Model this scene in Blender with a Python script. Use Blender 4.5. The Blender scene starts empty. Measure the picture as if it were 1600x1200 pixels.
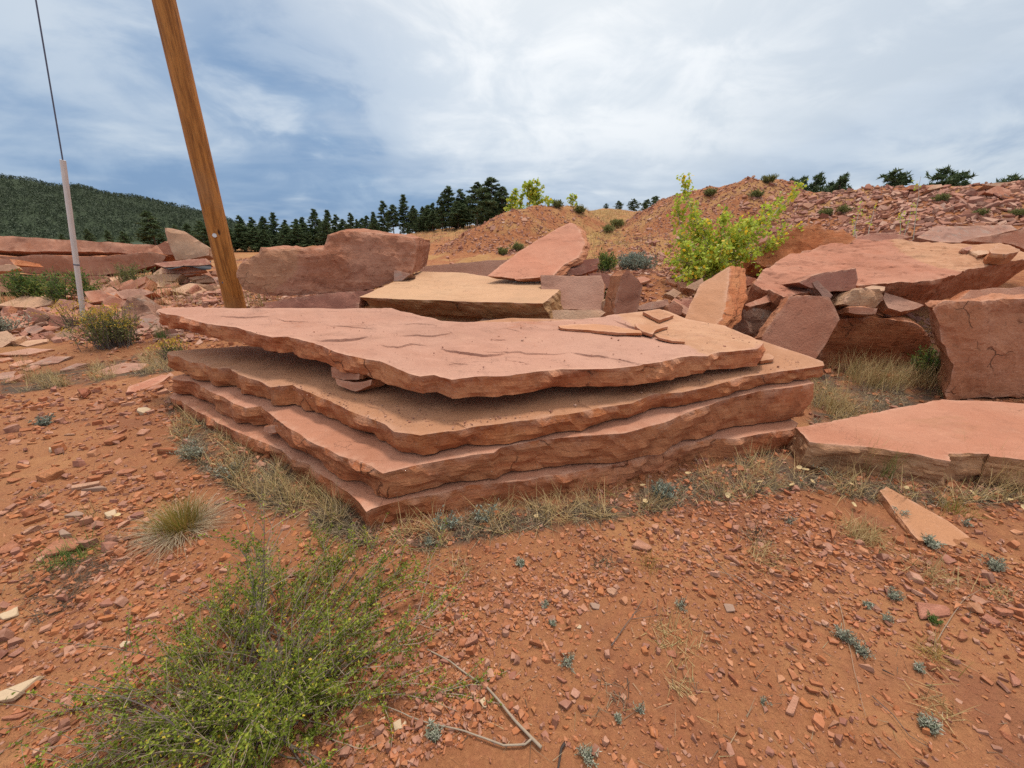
import bpy, bmesh, math, random
import numpy as np
from mathutils import Vector, Matrix, Quaternion
from mathutils.geometry import delaunay_2d_cdt

random.seed(7)
RNG = np.random.default_rng(11)
SC = bpy.context.scene
COL = SC.collection

# ------------------------------------------------------------------ camera
FPX, PITCH, CAMH = 600.0, math.radians(20.5), 1.5
cam_d = bpy.data.cameras.new('camera')
cam_d.sensor_width = 36.0
cam_d.lens = 36.0 * FPX / 1600.0
cam_d.clip_start, cam_d.clip_end = 0.05, 6000
cam = bpy.data.objects.new('camera', cam_d)
cam.location = (0, 0, CAMH)
cam.rotation_euler = (math.radians(90) - PITCH, 0, 0)
COL.objects.link(cam)
SC.camera = cam

# ------------------------------------------------------------------ exposure
SC.view_settings.view_transform = 'Standard'
SC.view_settings.look = 'None'
SC.view_settings.gamma = 1.0
SC.view_settings.exposure = 0.27
SC.view_settings.use_curve_mapping = False
SC.cycles.use_denoising = False
SC.cycles.max_bounces = 4
SC.cycles.diffuse_bounces = 2
SC.cycles.transparent_max_bounces = 2

# ------------------------------------------------------------------ sun
SUN_EL, SUN_AZ = 69.0, 25.0            # degrees; azimuth to the right of straight ahead
sun_d = bpy.data.lights.new('sun', 'SUN')
sun_d.energy = 2.3
sun_d.angle = math.radians(9)
sun_d.color = (1.0, 0.93, 0.82)
sun = bpy.data.objects.new('sun', sun_d)
se, sa = math.radians(SUN_EL), math.radians(SUN_AZ)
sun_dir = Vector((math.cos(se) * math.sin(sa), math.cos(se) * math.cos(sa), math.sin(se)))
sun.rotation_euler = (-sun_dir).to_track_quat('-Z', 'Y').to_euler()
sun.location = sun_dir * 60
COL.objects.link(sun)

# ------------------------------------------------------------------ node helpers
class NT:
    def __init__(self, tree):
        self.t = tree
        self.n = tree.nodes
    def node(self, typ, **kw):
        nd = self.n.new(typ)
        for k, v in kw.items():
            setattr(nd, k, v)
        return nd
    def put(self, sock, v):
        if v is None:
            return
        if isinstance(v, bpy.types.NodeSocket):
            self.t.links.new(v, sock)
        elif isinstance(v, (tuple, list)) and len(v) == 3 and sock.type == 'RGBA':
            sock.default_value = (*v, 1)
        else:
            sock.default_value = v
    def math(self, op, a, b=None, c=None, clamp=False):
        nd = self.node('ShaderNodeMath', operation=op, use_clamp=clamp)
        for i, v in enumerate((a, b, c)):
            self.put(nd.inputs[i], v)
        return nd.outputs[0]
    def vmath(self, op, a, b=None):
        nd = self.node('ShaderNodeVectorMath', operation=op)
        self.put(nd.inputs[0], a)
        if b is not None:
            self.put(nd.inputs[1], b)
        return nd.outputs['Value'] if op in ('DOT_PRODUCT', 'LENGTH', 'DISTANCE') else nd.outputs[0]
    def mix(self, f, a, b, blend='MIX'):
        nd = self.node('ShaderNodeMix', data_type='RGBA', blend_type=blend)
        nd.clamp_factor = True
        self.put(nd.inputs[0], f)
        self.put(nd.inputs[6], a)
        self.put(nd.inputs[7], b)
        return nd.outputs[2]
    def noise(self, vec, scale, detail=4, rough=0.55, dist=0.0, dims='3D'):
        nd = self.node('ShaderNodeTexNoise', noise_dimensions=dims)
        self.put(nd.inputs['Vector'], vec)
        nd.inputs['Scale'].default_value = scale
        nd.inputs['Detail'].default_value = detail
        nd.inputs['Roughness'].default_value = rough
        nd.inputs['Distortion'].default_value = dist
        return nd.outputs['Fac']
    def ramp(self, v, lo, hi, a=0.0, b=1.0, smooth=True):
        nd = self.node('ShaderNodeMapRange')
        nd.interpolation_type = 'SMOOTHSTEP' if smooth else 'LINEAR'
        self.put(nd.inputs[0], v)
        for i, x in enumerate((lo, hi, a, b)):
            self.put(nd.inputs[i + 1], x)
        return nd.outputs[0]
    def attr(self, name, out='Fac'):
        nd = self.node('ShaderNodeAttribute', attribute_name=name)
        return nd.outputs[out]
    def scale(self, vec, s):
        return self.vmath('MULTIPLY', vec, s)
    def bump(self, h, strength, dist, normal=None):
        nd = self.node('ShaderNodeBump')
        nd.inputs['Strength'].default_value = strength
        nd.inputs['Distance'].default_value = dist
        self.put(nd.inputs['Height'], h)
        if normal is not None:
            self.put(nd.inputs['Normal'], normal)
        return nd.outputs[0]

# ------------------------------------------------------------------ pixel <-> world (photograph pixels 1600 x 1200)
CP, SP = math.cos(PITCH), math.sin(PITCH)
def ray(px, py):
    x, y = (px - 800) / FPX, -(py - 600) / FPX
    return Vector((x, CP + y * SP, -SP + y * CP))
def at(px, py, Y):
    d = ray(px, py)
    return Vector((0, 0, CAMH)) + d * (Y / d.y)
def onz(px, py, z):
    d = ray(px, py)
    return Vector((0, 0, CAMH)) + d * ((z - CAMH) / d.z)

# ------------------------------------------------------------------ sky
wd = bpy.data.worlds.new('World')
SC.world = wd
wd.use_nodes = True
W = NT(wd.node_tree)
W.n.clear()
wd.cycles.sampling_method = 'MANUAL'
wd.cycles.sample_map_resolution = 512
wout = W.node('ShaderNodeOutputWorld')
wbg = W.node('ShaderNodeBackground')
wbg.inputs['Strength'].default_value = 0.1
W.t.links.new(wbg.outputs[0], wout.inputs[0])
sky = W.node('ShaderNodeTexSky', sky_type='NISHITA')
sky.sun_disc = False
sky.sun_elevation = se
sky.sun_rotation = sa
sky.air_density, sky.dust_density, sky.ozone_density = 1.2, 1.5, 2.0
D = W.node('ShaderNodeTexCoord').outputs['Generated']
sep = W.node('ShaderNodeSeparateXYZ')
W.put(sep.inputs[0], D)
DX, DY, DZ = sep.outputs
def udir(px, py):
    return tuple(ray(px, py).normalized())
# flat cloud deck seen in perspective
den = W.math('ADD', W.math('MAXIMUM', DZ, 0.0), 0.16)
cv = W.node('ShaderNodeCombineXYZ')
W.put(cv.inputs[0], W.math('DIVIDE', DX, den))
W.put(cv.inputs[1], W.math('DIVIDE', DY, den))
deck = cv.outputs[0]
deck_rot = W.node('ShaderNodeMapping')
W.put(deck_rot.inputs[0], deck)
deck_rot.inputs['Rotation'].default_value = (0, 0, math.radians(-38))
deck_rot.inputs['Scale'].default_value = (0.8, 1.25, 1)
dk = deck_rot.outputs[0]
n_big = W.noise(dk, 0.8, 4, 0.5, 0.3)
n_mid = W.noise(dk, 2.4, 5, 0.55, 0.4)
n_fine = W.noise(W.scale(D, (1, 1, 2.0)), 5.0, 6, 0.58, 0.5)
cl = W.math('ADD', W.math('MULTIPLY', n_big, 0.5), W.math('ADD', W.math('MULTIPLY', n_mid, 0.3), W.math('MULTIPLY', n_fine, 0.2)))
cloud = W.ramp(cl, 0.41, 0.60)
# bright part of the deck where the sun stands behind it
glow = W.math('POWER', W.math('MAXIMUM', W.vmath('DOT_PRODUCT', D, udir(900, -150)), 0.0), 6.0)
# long dark rolls low over the left horizon
roll_n = W.noise(W.scale(D, (1.2, 1.2, 9.0)), 2.2, 4, 0.5, 0.4)
lowband = W.math('MULTIPLY', W.ramp(DZ, 0.012, 0.055), W.ramp(DZ, 0.24, 0.06))
leftness = W.ramp(W.math('SUBTRACT', DX, W.math('MULTIPLY', DY, 0.25)), 0.25, -0.45)
roll = W.math('MULTIPLY', W.math('MULTIPLY', lowband, W.ramp(roll_n, 0.22, 0.52)), W.math('ADD', W.math('MULTIPLY', leftness, 0.75), 0.25))
# dark shred of cloud hanging down to the right
def seg_mask(p0, p1, w0, w1, wob):
    a, b = Vector(udir(*p0)), Vector(udir(*p1))
    n = a.cross(b).normalized()
    t = (b - a)
    L = t.length
    t = t / L
    along = W.math('DIVIDE', W.vmath('DOT_PRODUCT', W.vmath('SUBTRACT', D, tuple(a)), tuple(t)), L)
    across = W.math('ADD', W.vmath('DOT_PRODUCT', D, tuple(n)), W.math('MULTIPLY', W.math('SUBTRACT', n_fine, 0.5), wob))
    m = W.ramp(W.math('ABSOLUTE', across), w1, w0)
    e = W.math('MULTIPLY', W.ramp(along, -0.25, 0.2), W.ramp(along, 1.08, 0.9))
    return W.math('MULTIPLY', m, e)
shred = seg_mask((300, 0), (610, 250), 0.02, 0.14, 0.36)
shred = W.math('MULTIPLY', shred, W.ramp(W.math('ADD', W.math('MULTIPLY', n_mid, 0.4), W.math('MULTIPLY', n_fine, 0.6)), 0.36, 0.56, 0.25, 1.0))
shred2 = seg_mask((1080, 330), (1640, 170), 0.01, 0.13, 0.45)
leftdark = W.math('MULTIPLY', W.ramp(DX, -0.05, -0.6), W.ramp(n_big, 0.62, 0.40))
shade = W.math('ADD', W.math('MULTIPLY', shred, 0.80), W.math('ADD', W.math('MULTIPLY', roll, 1.0), W.math('ADD', W.math('MULTIPLY', shred2, 0.30), W.math('MULTIPLY', leftdark, 0.38))), clamp=True)
rightness = W.ramp(DX, -0.25, 0.45)
white = W.mix(glow, W.mix(rightness, (0.62, 0.71, 0.81), (0.66, 0.735, 0.81)), (1.06, 1.08, 1.09))
grey = W.mix(glow, W.mix(rightness, (0.37, 0.50, 0.68), (0.50, 0.59, 0.70)), (0.84, 0.90, 0.95))
puff = W.ramp(W.math('ADD', W.math('MULTIPLY', cl, 0.55), W.math('MULTIPLY', n_fine, 0.45)), 0.42, 0.60)
ccol = W.mix(puff, grey, white)
ccol = W.mix(shade, ccol, W.mix(puff, (0.215, 0.35, 0.565), (0.34, 0.475, 0.665)))
# overcast deck brightens towards the zenith
zen = W.ramp(DZ, 0.36, 0.95, 0.81, 1.22)
ccol = W.mix(W.ramp(DZ, 0.30, 0.75), ccol, (0.95, 0.93, 0.89))
ccol = W.vmath('SCALE', ccol)
ccol.node.inputs['Scale'].default_value = 1.0
W.put(ccol.node.inputs['Scale'], W.math('MULTIPLY', zen, 10.0))
final = W.mix(0.93, sky.outputs[0], ccol)
W.put(wbg.inputs['Color'], final)

# ------------------------------------------------------------------ numeric noise
_perm = np.random.default_rng(3).permutation(256).astype(np.int64)
_perm = np.concatenate([_perm, _perm, _perm])
_g = np.random.default_rng(5).normal(size=(256, 3))
_g /= np.linalg.norm(_g, axis=1)[:, None]
def perlin(P):
    P = np.asarray(P, float)
    I = np.floor(P).astype(np.int64)
    f = P - I
    I &= 255
    u = f * f * f * (f * (f * 6 - 15) + 10)
    out = 0
    for dx in (0, 1):
        for dy in (0, 1):
            for dz in (0, 1):
                h = _perm[_perm[_perm[I[:, 0] + dx] + I[:, 1] + dy] + I[:, 2] + dz]
                g = _g[h & 255]
                d = g[:, 0] * (f[:, 0] - dx) + g[:, 1] * (f[:, 1] - dy) + g[:, 2] * (f[:, 2] - dz)
                w = (u[:, 0] if dx else 1 - u[:, 0]) * (u[:, 1] if dy else 1 - u[:, 1]) * (u[:, 2] if dz else 1 - u[:, 2])
                out = out + w * d
    return out * 1.5
def fbm(P, octv=4, gain=0.5, lac=2.03):
    P = np.asarray(P, float)
    a, s, o = 1.0, 0.0, 0
    for i in range(octv):
        o = o + a * perlin(P * lac ** i + 17.3 * i)
        a *= gain
    return o
def sstep(a, b, x):
    t = np.clip((x - a) / (b - a), 0, 1)
    return t * t * (3 - 2 * t)

# ------------------------------------------------------------------ mesh helpers
def mk(name, V, T, mat=None, parent=None, attrs=None, smooth=False, mats=None, mi=None, origin=None, sharp=None):
    V = np.asarray(V, np.float32)
    T = np.asarray(T, np.int32)
    if origin is not None:
        V = V - np.asarray(origin, np.float32)
    me = bpy.data.meshes.new(name)
    me.vertices.add(len(V))
    me.vertices.foreach_set('co', V.ravel())
    k = T.shape[1]
    me.loops.add(T.size)
    me.loops.foreach_set('vertex_index', T.ravel())
    me.polygons.add(len(T))
    me.polygons.foreach_set('loop_start', np.arange(0, T.size, k, dtype=np.int32))
    me.polygons.foreach_set('use_smooth', np.full(len(T), smooth))
    for m in (mats or ([mat] if mat else [])):
        me.materials.append(m)
    if mi is not None:
        me.polygons.foreach_set('material_index', np.asarray(mi, np.int32))
    for an, av in (attrs or {}).items():
        av = np.asarray(av, np.float32)
        if av.ndim == 2:
            a = me.attributes.new(an, 'FLOAT_VECTOR', 'POINT')
            a.data.foreach_set('vector', av.ravel())
        else:
            a = me.attributes.new(an, 'FLOAT', 'POINT')
            a.data.foreach_set('value', av)
    me.update()
    me.validate()
    if sharp is not None:
        me.set_sharp_from_angle(angle=sharp)
    o = bpy.data.objects.new(name, me)
    if origin is not None:
        o.location = origin
    COL.objects.link(o)
    if parent is not None:
        o.parent = parent
    return o
def tag(o, label=None, cat=None, group=None, kind=None):
    if label: o['label'] = label
    if cat: o['category'] = cat
    if group: o['group'] = group
    if kind: o['kind'] = kind
    return o
def thing(name, label, cat, loc=(0, 0, 0), group=None):
    o = bpy.data.objects.new(name, None)
    o.empty_display_size = 0.1
    o.location = loc
    COL.objects.link(o)
    return tag(o, label, cat, group)
def copy_thing(src, loc, rotz=0.0, scale=(1, 1, 1), label=None):
    c = src.copy()
    COL.objects.link(c)
    c.location = loc
    c.rotation_euler = (0, 0, rotz)
    c.scale = scale
    if label: c['label'] = label
    for ch in src.children:
        d = ch.copy()
        COL.objects.link(d)
        d.parent = c
    return c
def tubes(paths, sides=4):
    """paths: list of (pts Nx3, radii N) -> verts, tris"""
    Vs, Ts, off = [], [], 0
    for pts, rad in paths:
        pts = np.asarray(pts, float)
        rad = np.asarray(rad, float)
        n = len(pts)
        tan = np.gradient(pts, axis=0)
        tan /= np.linalg.norm(tan, axis=1)[:, None] + 1e-9
        ref = np.array([0.31, 0.2, 0.93]) if abs(tan[0, 2]) < 0.8 else np.array([0.95, 0.2, 0.1])
        a = np.cross(tan, ref); a /= np.linalg.norm(a, axis=1)[:, None] + 1e-9
        b = np.cross(tan, a)
        th = np.arange(sides) * 2 * np.pi / sides
        ring = pts[:, None] + rad[:, None, None] * (np.cos(th)[None, :, None] * a[:, None] + np.sin(th)[None, :, None] * b[:, None])
        Vs.append(ring.reshape(-1, 3))
        i = np.arange(n - 1)[:, None] * sides
        j = np.arange(sides)[None]
        k = (j + 1) % sides
        q = np.stack([i + j, i + k, i + sides + k, i + sides + j], -1).reshape(-1, 4) + off
        Ts.append(q[:, [0, 1, 2]]); Ts.append(q[:, [0, 2, 3]])
        if sides > 4:
            cap = np.array([[0, s + 1, s] for s in range(1, sides - 1)])
            Ts.append(cap + off); Ts.append(cap[:, ::-1] + off + (n - 1) * sides)
        off += n * sides
    return np.concatenate(Vs), np.concatenate(Ts)
def blades(base, az, lean, length, width, curve, seg=3):
    """thin tapering grass blades -> verts, tris, per-vertex height fraction"""
    n = len(base)
    dirh = np.stack([np.cos(az), np.sin(az), np.zeros(n)], 1)
    side = np.stack([-np.sin(az), np.cos(az), np.zeros(n)], 1)
    p = np.array(base, float)
    V = []
    for k in range(seg + 1):
        f = k / seg
        w = width * (1 - f) ** 0.7 * 0.5
        if k < seg:
            V += [p - side * w[:, None], p + side * w[:, None]]
            ang = lean + curve * f
            p = p + (length / seg)[:, None] * (np.sin(ang)[:, None] * dirh + np.cos(ang)[:, None] * np.array([0, 0, 1.0]))
        else:
            V += [p]
    V = np.stack(V, 1)
    m = 2 * seg + 1
    t = []
    for k in range(seg - 1):
        a = 2 * k
        t += [[a, a + 1, a + 3], [a, a + 3, a + 2]]
    a = 2 * (seg - 1)
    t += [[a, a + 1, a + 2]]
    T = (np.array(t)[None] + (np.arange(n) * m)[:, None, None]).reshape(-1, 3)
    return V.reshape(-1, 3), T, m
def leaves(pos, size, rng, aspect=0.5, up=0.3, nvert=4):
    """small folded diamond leaves -> verts, tris"""
    n = len(pos)
    d = rng.normal(size=(n, 3)); d[:, 2] = d[:, 2] * 0.6 + up
    d /= np.linalg.norm(d, axis=1)[:, None]
    r = rng.normal(size=(n, 3))
    s = np.cross(d, r); s /= np.linalg.norm(s, axis=1)[:, None]
    nn = np.cross(d, s)
    L = size[:, None]
    V = np.stack([pos, pos + d * L * 0.5 + s * L * aspect * 0.5 + nn * L * 0.08, pos + d * L, pos + d * L * 0.5 - s * L * aspect * 0.5 + nn * L * 0.08], 1)
    T = (np.array([[0, 1, 2], [0, 2, 3]])[None] + (np.arange(n) * 4)[:, None, None]).reshape(-1, 3)
    return V.reshape(-1, 3), T

# ------------------------------------------------------------------ materials
def new_mat(name):
    m = bpy.data.materials.new(name)
    m.use_nodes = True
    nt = NT(m.node_tree)
    nt.n.clear()
    out = nt.node('ShaderNodeOutputMaterial')
    bs = nt.node('ShaderNodeBsdfPrincipled')
    bs.inputs['Roughness'].default_value = 0.9
    bs.inputs['Specular IOR Level'].default_value = 0.25
    nt.t.links.new(bs.outputs[0], out.inputs[0])
    return m, nt, bs
def fill_ramp(e, cols):
    e[0].position = cols[0][0]; e[0].color = (*cols[0][1], 1)
    e[len(e) - 1].position = cols[-1][0]; e[len(e) - 1].color = (*cols[-1][1], 1)
    for p, c in cols[1:-1]:
        e.new(p).color = (*c, 1)
def mulc(c, k):
    return tuple(min(1, x * k) for x in c)

def sandstone(name, face, face2, side, side2, lines=1.0, lichen=0.0, band=0.85):
    m, t, bs = new_mat(name)
    info = t.node('ShaderNodeObjectInfo')
    rnd = info.outputs['Random']
    shift = t.vmath('ADD', t.attr('loc', 'Vector'), t.vmath('SCALE', (31.0, 17.0, 23.0)))
    t.put(shift.node.inputs[1].links[0].from_node.inputs['Scale'], rnd)
    L = shift
    sd = t.attr('side')
    big = t.noise(L, 1.1, 5, 0.55, 0.5)
    mid = t.noise(L, 5.0, 6, 0.6, 0.3)
    fine = t.noise(L, 38.0, 4, 0.65)
    grain = t.noise(L, 190.0, 2, 0.6)
    # bedding plane
    f = t.mix(t.ramp(big, 0.36, 0.64), face, face2)
    f = t.mix(t.math('MULTIPLY', t.ramp(mid, 0.52, 0.72), 0.45), f, mulc(face, 0.78))
    streak = t.noise(t.scale(L, (1.2, 5.0, 1.0)), 2.2, 4, 0.6)
    f = t.mix(t.math('MULTIPLY', t.ramp(streak, 0.56, 0.70), 0.35), f, mulc(face2, 1.14))
    stain = t.noise(L, 2.1, 5, 0.62, 0.6)
    f = t.mix(t.math('MULTIPLY', t.ramp(stain, 0.60, 0.72), 0.40), f, mulc(side, 0.85))
    dust = t.noise(L, 3.1, 5, 0.68)
    f = t.mix(t.math('MULTIPLY', t.ramp(dust, 0.52, 0.74), 0.22), f, (0.52, 0.30, 0.20))
    blot = t.noise(L, 14.0, 5, 0.7, 0.5)
    f = t.mix(t.math('MULTIPLY', t.ramp(blot, 0.56, 0.68), 0.28), f, mulc(face, 0.62))
    f = t.mix(t.math('MULTIPLY', t.ramp(blot, 0.42, 0.30), 0.22), f, mulc(face2, 1.25))
    pit = t.noise(L, 75.0, 3, 0.7)
    f = t.mix(t.math('MULTIPLY', t.ramp(pit, 0.63, 0.71), 0.55), f, mulc(face, 0.45))
    # terraces: thin sheets of stone flaked off
    tn = t.noise(t.scale(L, (1.0, 1.7, 1.0)), 0.75, 7, 0.60, 0.4)
    steps = t.math('FLOOR', t.math('MULTIPLY', tn, 9.0))
    frac = t.math('FRACT', t.math('MULTIPLY', tn, 9.0))
    tmask = t.ramp(t.noise(L, 0.9, 3), 0.44, 0.56)
    edge = t.math('MULTIPLY', t.ramp(frac, 0.035, 0.0), tmask)
    f = t.mix(t.math('MULTIPLY', edge, 0.75), f, (0.12, 0.045, 0.03))
    # broken edge
    lay = t.noise(t.scale(L, (1.6, 1.6, 12.0)), 1.6, 5, 0.6, 0.25)
    lam = t.noise(t.scale(L, (2.2, 2.2, 46.0)), 1.5, 4, 0.6, 0.15)
    chipn = t.noise(L, 11.0, 5, 0.68, 0.4)
    s = t.mix(t.ramp(t.math('ADD', t.math('MULTIPLY', lay, 0.45), t.math('MULTIPLY', big, 0.55)), 0.40, 0.60), side, side2)
    s = t.mix(t.math('MULTIPLY', t.ramp(mid, 0.50, 0.66), 0.45), s, mulc(side, 0.62))
    s = t.mix(t.math('MULTIPLY', t.ramp(chipn, 0.54, 0.64), 0.40), s, mulc(side2, 1.22))
    s = t.mix(t.math('MULTIPLY', t.ramp(stain, 0.56, 0.66), 0.22), s, face2)
    s = t.mix(t.math('MULTIPLY', t.ramp(lam, 0.54, 0.66), 0.30 * band), s, mulc(side, 0.6))
    s = t.mix(t.math('MULTIPLY', t.ramp(lam, 0.46, 0.34), 0.30 * band), s, mulc(side2, 1.3))
    vor = t.node('ShaderNodeTexVoronoi', feature='DISTANCE_TO_EDGE')
    vv_ = t.vmath('ADD', t.scale(L, (1.0, 1.0, 1.6)), t.vmath('SCALE', t.node('ShaderNodeTexNoise').outputs['Color']))
    nz_ = vv_.node.inputs[1].links[0].from_node.inputs[0].links[0].from_node
    t.put(nz_.inputs['Vector'], L); nz_.inputs['Scale'].default_value = 3.0; nz_.inputs['Detail'].default_value = 4
    vv_.node.inputs[1].links[0].from_node.inputs['Scale'].default_value = 0.5
    t.put(vor.inputs['Vector'], vv_); vor.inputs['Scale'].default_value = 1.7
    crk = t.math('MULTIPLY', t.ramp(vor.outputs['Distance'], 0.016, 0.002), t.ramp(t.noise(L, 2.6, 2), 0.54, 0.62))
    s = t.mix(t.math('MULTIPLY', crk, 0.7), s, mulc(side, 0.25))
    spots = t.noise(L, 55.0, 3, 0.7)
    s = t.mix(t.math('MULTIPLY', t.ramp(spots, 0.64, 0.72), 0.6), s, (0.66, 0.44, 0.31))
    s = t.mix(t.math('MULTIPLY', t.ramp(spots, 0.36, 0.28), 0.5), s, mulc(side, 0.35))
    s = t.mix(t.math('MULTIPLY', t.ramp(chipn, 0.42, 0.33), 0.5), s, mulc(side, 0.45))
    mauve = t.noise(L, 0.85, 5, 0.6, 0.7)
    f = t.mix(t.math('MULTIPLY', t.ramp(mauve, 0.50, 0.62), 0.30), f, mulc(face, 0.72))
    f = t.mix(t.math('MULTIPLY', t.ramp(mauve, 0.46, 0.36), 0.25), f, mulc(face2, 1.18))
    c = t.mix(sd, f, s)
    pcol = t.mix(t.ramp(mid, 0.35, 0.65), (0.41, 0.205, 0.105), (0.50, 0.275, 0.155))
    c = t.mix(t.math('MULTIPLY', t.attr('patch'), t.ramp(chipn, 0.25, 0.5, 0.55, 1.0)), c, pcol)
    c = t.mix(t.math('MULTIPLY', t.math('MULTIPLY', t.attr('rim'), t.ramp(t.noise(L, 8.0, 4, 0.65), 0.42, 0.58)), 0.55), c, (0.58, 0.335, 0.235))
    c = t.mix(t.math('MULTIPLY', t.ramp(grain, 0.3, 0.7), 0.22), c, t.mix(0.5, c, (0.12, 0.05, 0.035)))
    c = t.mix(t.math('MULTIPLY', t.ramp(fine, 0.58, 0.75), 0.22), c, (0.66, 0.44, 0.33))
    if lichen:
        ln = t.noise(L, 7.0, 8, 0.7, 0.4)
        c = t.mix(t.math('MULTIPLY', t.ramp(ln, 0.52, 0.62), lichen), c, (0.30, 0.27, 0.235))
    # each stone a little lighter or darker
    hsv = t.node('ShaderNodeHueSaturation')
    t.put(hsv.inputs['Color'], c)
    t.put(hsv.inputs['Value'], t.ramp(rnd, 0, 1, 0.90, 1.08, smooth=False))
    hsv.inputs['Saturation'].default_value = 1.0
    t.put(bs.inputs['Base Color'], hsv.outputs[0])
    hf = t.math('ADD', t.math('MULTIPLY', t.math('MULTIPLY', steps, tmask), 0.011 * lines), t.math('ADD', t.math('MULTIPLY', fine, 0.009), t.math('ADD', t.math('MULTIPLY', mid, 0.014), t.math('MULTIPLY', pit, -0.005))))
    hs = t.math('ADD', t.math('ADD', t.math('MULTIPLY', lam, 0.010 * band), t.math('ADD', t.math('MULTIPLY', lay, 0.012 * band), t.math('MULTIPLY', crk, -0.012))), t.math('ADD', t.math('MULTIPLY', fine, 0.013), t.math('ADD', t.math('MULTIPLY', mid, 0.022), t.math('MULTIPLY', chipn, 0.020))))
    h = t.node('ShaderNodeMix', data_type='FLOAT')
    t.put(h.inputs[0], sd); t.put(h.inputs[2], hf); t.put(h.inputs[3], hs)
    b = t.bump(h.outputs[0], 0.9, 1.0)
    b = t.bump(grain, 0.35, 0.003, b)
    t.put(bs.inputs['Normal'], b)
    return m

M = {}
M['pink'] = sandstone('sandstone_pink', (0.395, 0.198, 0.138), (0.43, 0.232, 0.168), (0.42, 0.128, 0.050), (0.50, 0.20, 0.090))
M['orange'] = sandstone('sandstone_orange', (0.435, 0.205, 0.108), (0.465, 0.235, 0.135), (0.42, 0.126, 0.044), (0.50, 0.195, 0.080), 0.6)
M['rose'] = sandstone('sandstone_rose', (0.41, 0.162, 0.098), (0.44, 0.195, 0.125), (0.37, 0.125, 0.055), (0.44, 0.185, 0.095), 0.6)
M['maroon'] = sandstone('sandstone_maroon', (0.33, 0.135, 0.095), (0.39, 0.17, 0.12), (0.32, 0.12, 0.07), (0.37, 0.165, 0.105), 0.4)
M['tan'] = sandstone('sandstone_tan', (0.52, 0.31, 0.182), (0.50, 0.285, 0.165), (0.32, 0.16, 0.065), (0.40, 0.22, 0.10), 0.4)
M['red'] = sandstone('sandstone_red', (0.43, 0.185, 0.110), (0.46, 0.22, 0.145), (0.42, 0.128, 0.050), (0.50, 0.20, 0.090), 0.9)
M['slab_brown'] = sandstone('sandstone_brown_edge', (0.40, 0.168, 0.102), (0.43, 0.20, 0.128), (0.36, 0.175, 0.085), (0.44, 0.25, 0.14), 0.7)
M['shard'] = sandstone('sandstone_shard', (0.375, 0.165, 0.078), (0.41, 0.195, 0.10), (0.36, 0.13, 0.055), (0.42, 0.18, 0.08), 0.6)
M['block'] = sandstone('sandstone_block', (0.42, 0.165, 0.09), (0.46, 0.22, 0.14), (0.40, 0.155, 0.075), (0.44, 0.19, 0.105), 0.9, 0.0, 0.35)
M['boulder'] = sandstone('sandstone_boulder', (0.42, 0.165, 0.09), (0.46, 0.22, 0.14), (0.38, 0.145, 0.078), (0.45, 0.21, 0.135), 0.9, 0.0, 0.5)
M['buff'] = sandstone('sandstone_buff', (0.48, 0.27, 0.165), (0.52, 0.33, 0.22), (0.42, 0.22, 0.12), (0.47, 0.29, 0.18), 0.7)
M['grey'] = sandstone('sandstone_greyed', (0.35, 0.175, 0.125), (0.38, 0.215, 0.165), (0.27, 0.13, 0.085), (0.33, 0.19, 0.13), 0.7, 0.4)

def chip_mat(name, cols, use_random=True):
    m, t, bs = new_mat(name)
    P = t.node('ShaderNodeTexCoord').outputs['Object'] if use_random else t.node('ShaderNodeNewGeometry').outputs['Position']
    v = t.node('ShaderNodeObjectInfo').outputs['Random'] if use_random else t.attr('tint')
    cr = t.node('ShaderNodeValToRGB')
    cr.color_ramp.interpolation = 'LINEAR'
    e = cr.color_ramp.elements
    fill_ramp(e, [(i / (len(cols) - 1), c) for i, c in enumerate(cols)])
    t.put(cr.inputs[0], v)
    n = t.noise(P, 3.0 if use_random else 45.0, 5, 0.65)
    c = t.mix(t.math('MULTIPLY', t.ramp(n, 0.4, 0.7), 0.4), cr.outputs[0], (0.25, 0.10, 0.05))
    c = t.mix(t.math('MULTIPLY', t.ramp(n, 0.5, 0.3), 0.22), c, (0.60, 0.36, 0.25))
    t.put(bs.inputs['Base Color'], c)
    t.put(bs.inputs['Normal'], t.bump(n, 0.5, 0.2 if use_random else 0.01))
    return m
CHIPC = [(0.30, 0.10, 0.055), (0.38, 0.13, 0.055), (0.42, 0.17, 0.085), (0.38, 0.15, 0.10), (0.47, 0.23, 0.15), (0.30, 0.13, 0.10), (0.44, 0.18, 0.075), (0.36, 0.13, 0.06), (0.52, 0.31, 0.21)]
RUBC = [(0.27, 0.11, 0.075), (0.36, 0.16, 0.11), (0.42, 0.21, 0.15), (0.33, 0.16, 0.125), (0.46, 0.27, 0.20), (0.29, 0.12, 0.085), (0.40, 0.18, 0.10), (0.50, 0.33, 0.26)]
SOILC = [(0.24, 0.10, 0.065), (0.33, 0.17, 0.12), (0.29, 0.12, 0.085), (0.47, 0.26, 0.18), (0.33, 0.11, 0.045), (0.40, 0.145, 0.055), (0.37, 0.125, 0.06), (0.44, 0.18, 0.085), (0.34, 0.12, 0.055), (0.46, 0.22, 0.12)]
M['chip'] = chip_mat('loose_stone', CHIPC)
M['gravel'] = chip_mat('gravel', SOILC, False)
M['rubble'] = chip_mat('rubble_heap', RUBC, False)
M['rubble_piece'] = chip_mat('rubble_piece', RUBC)

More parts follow.
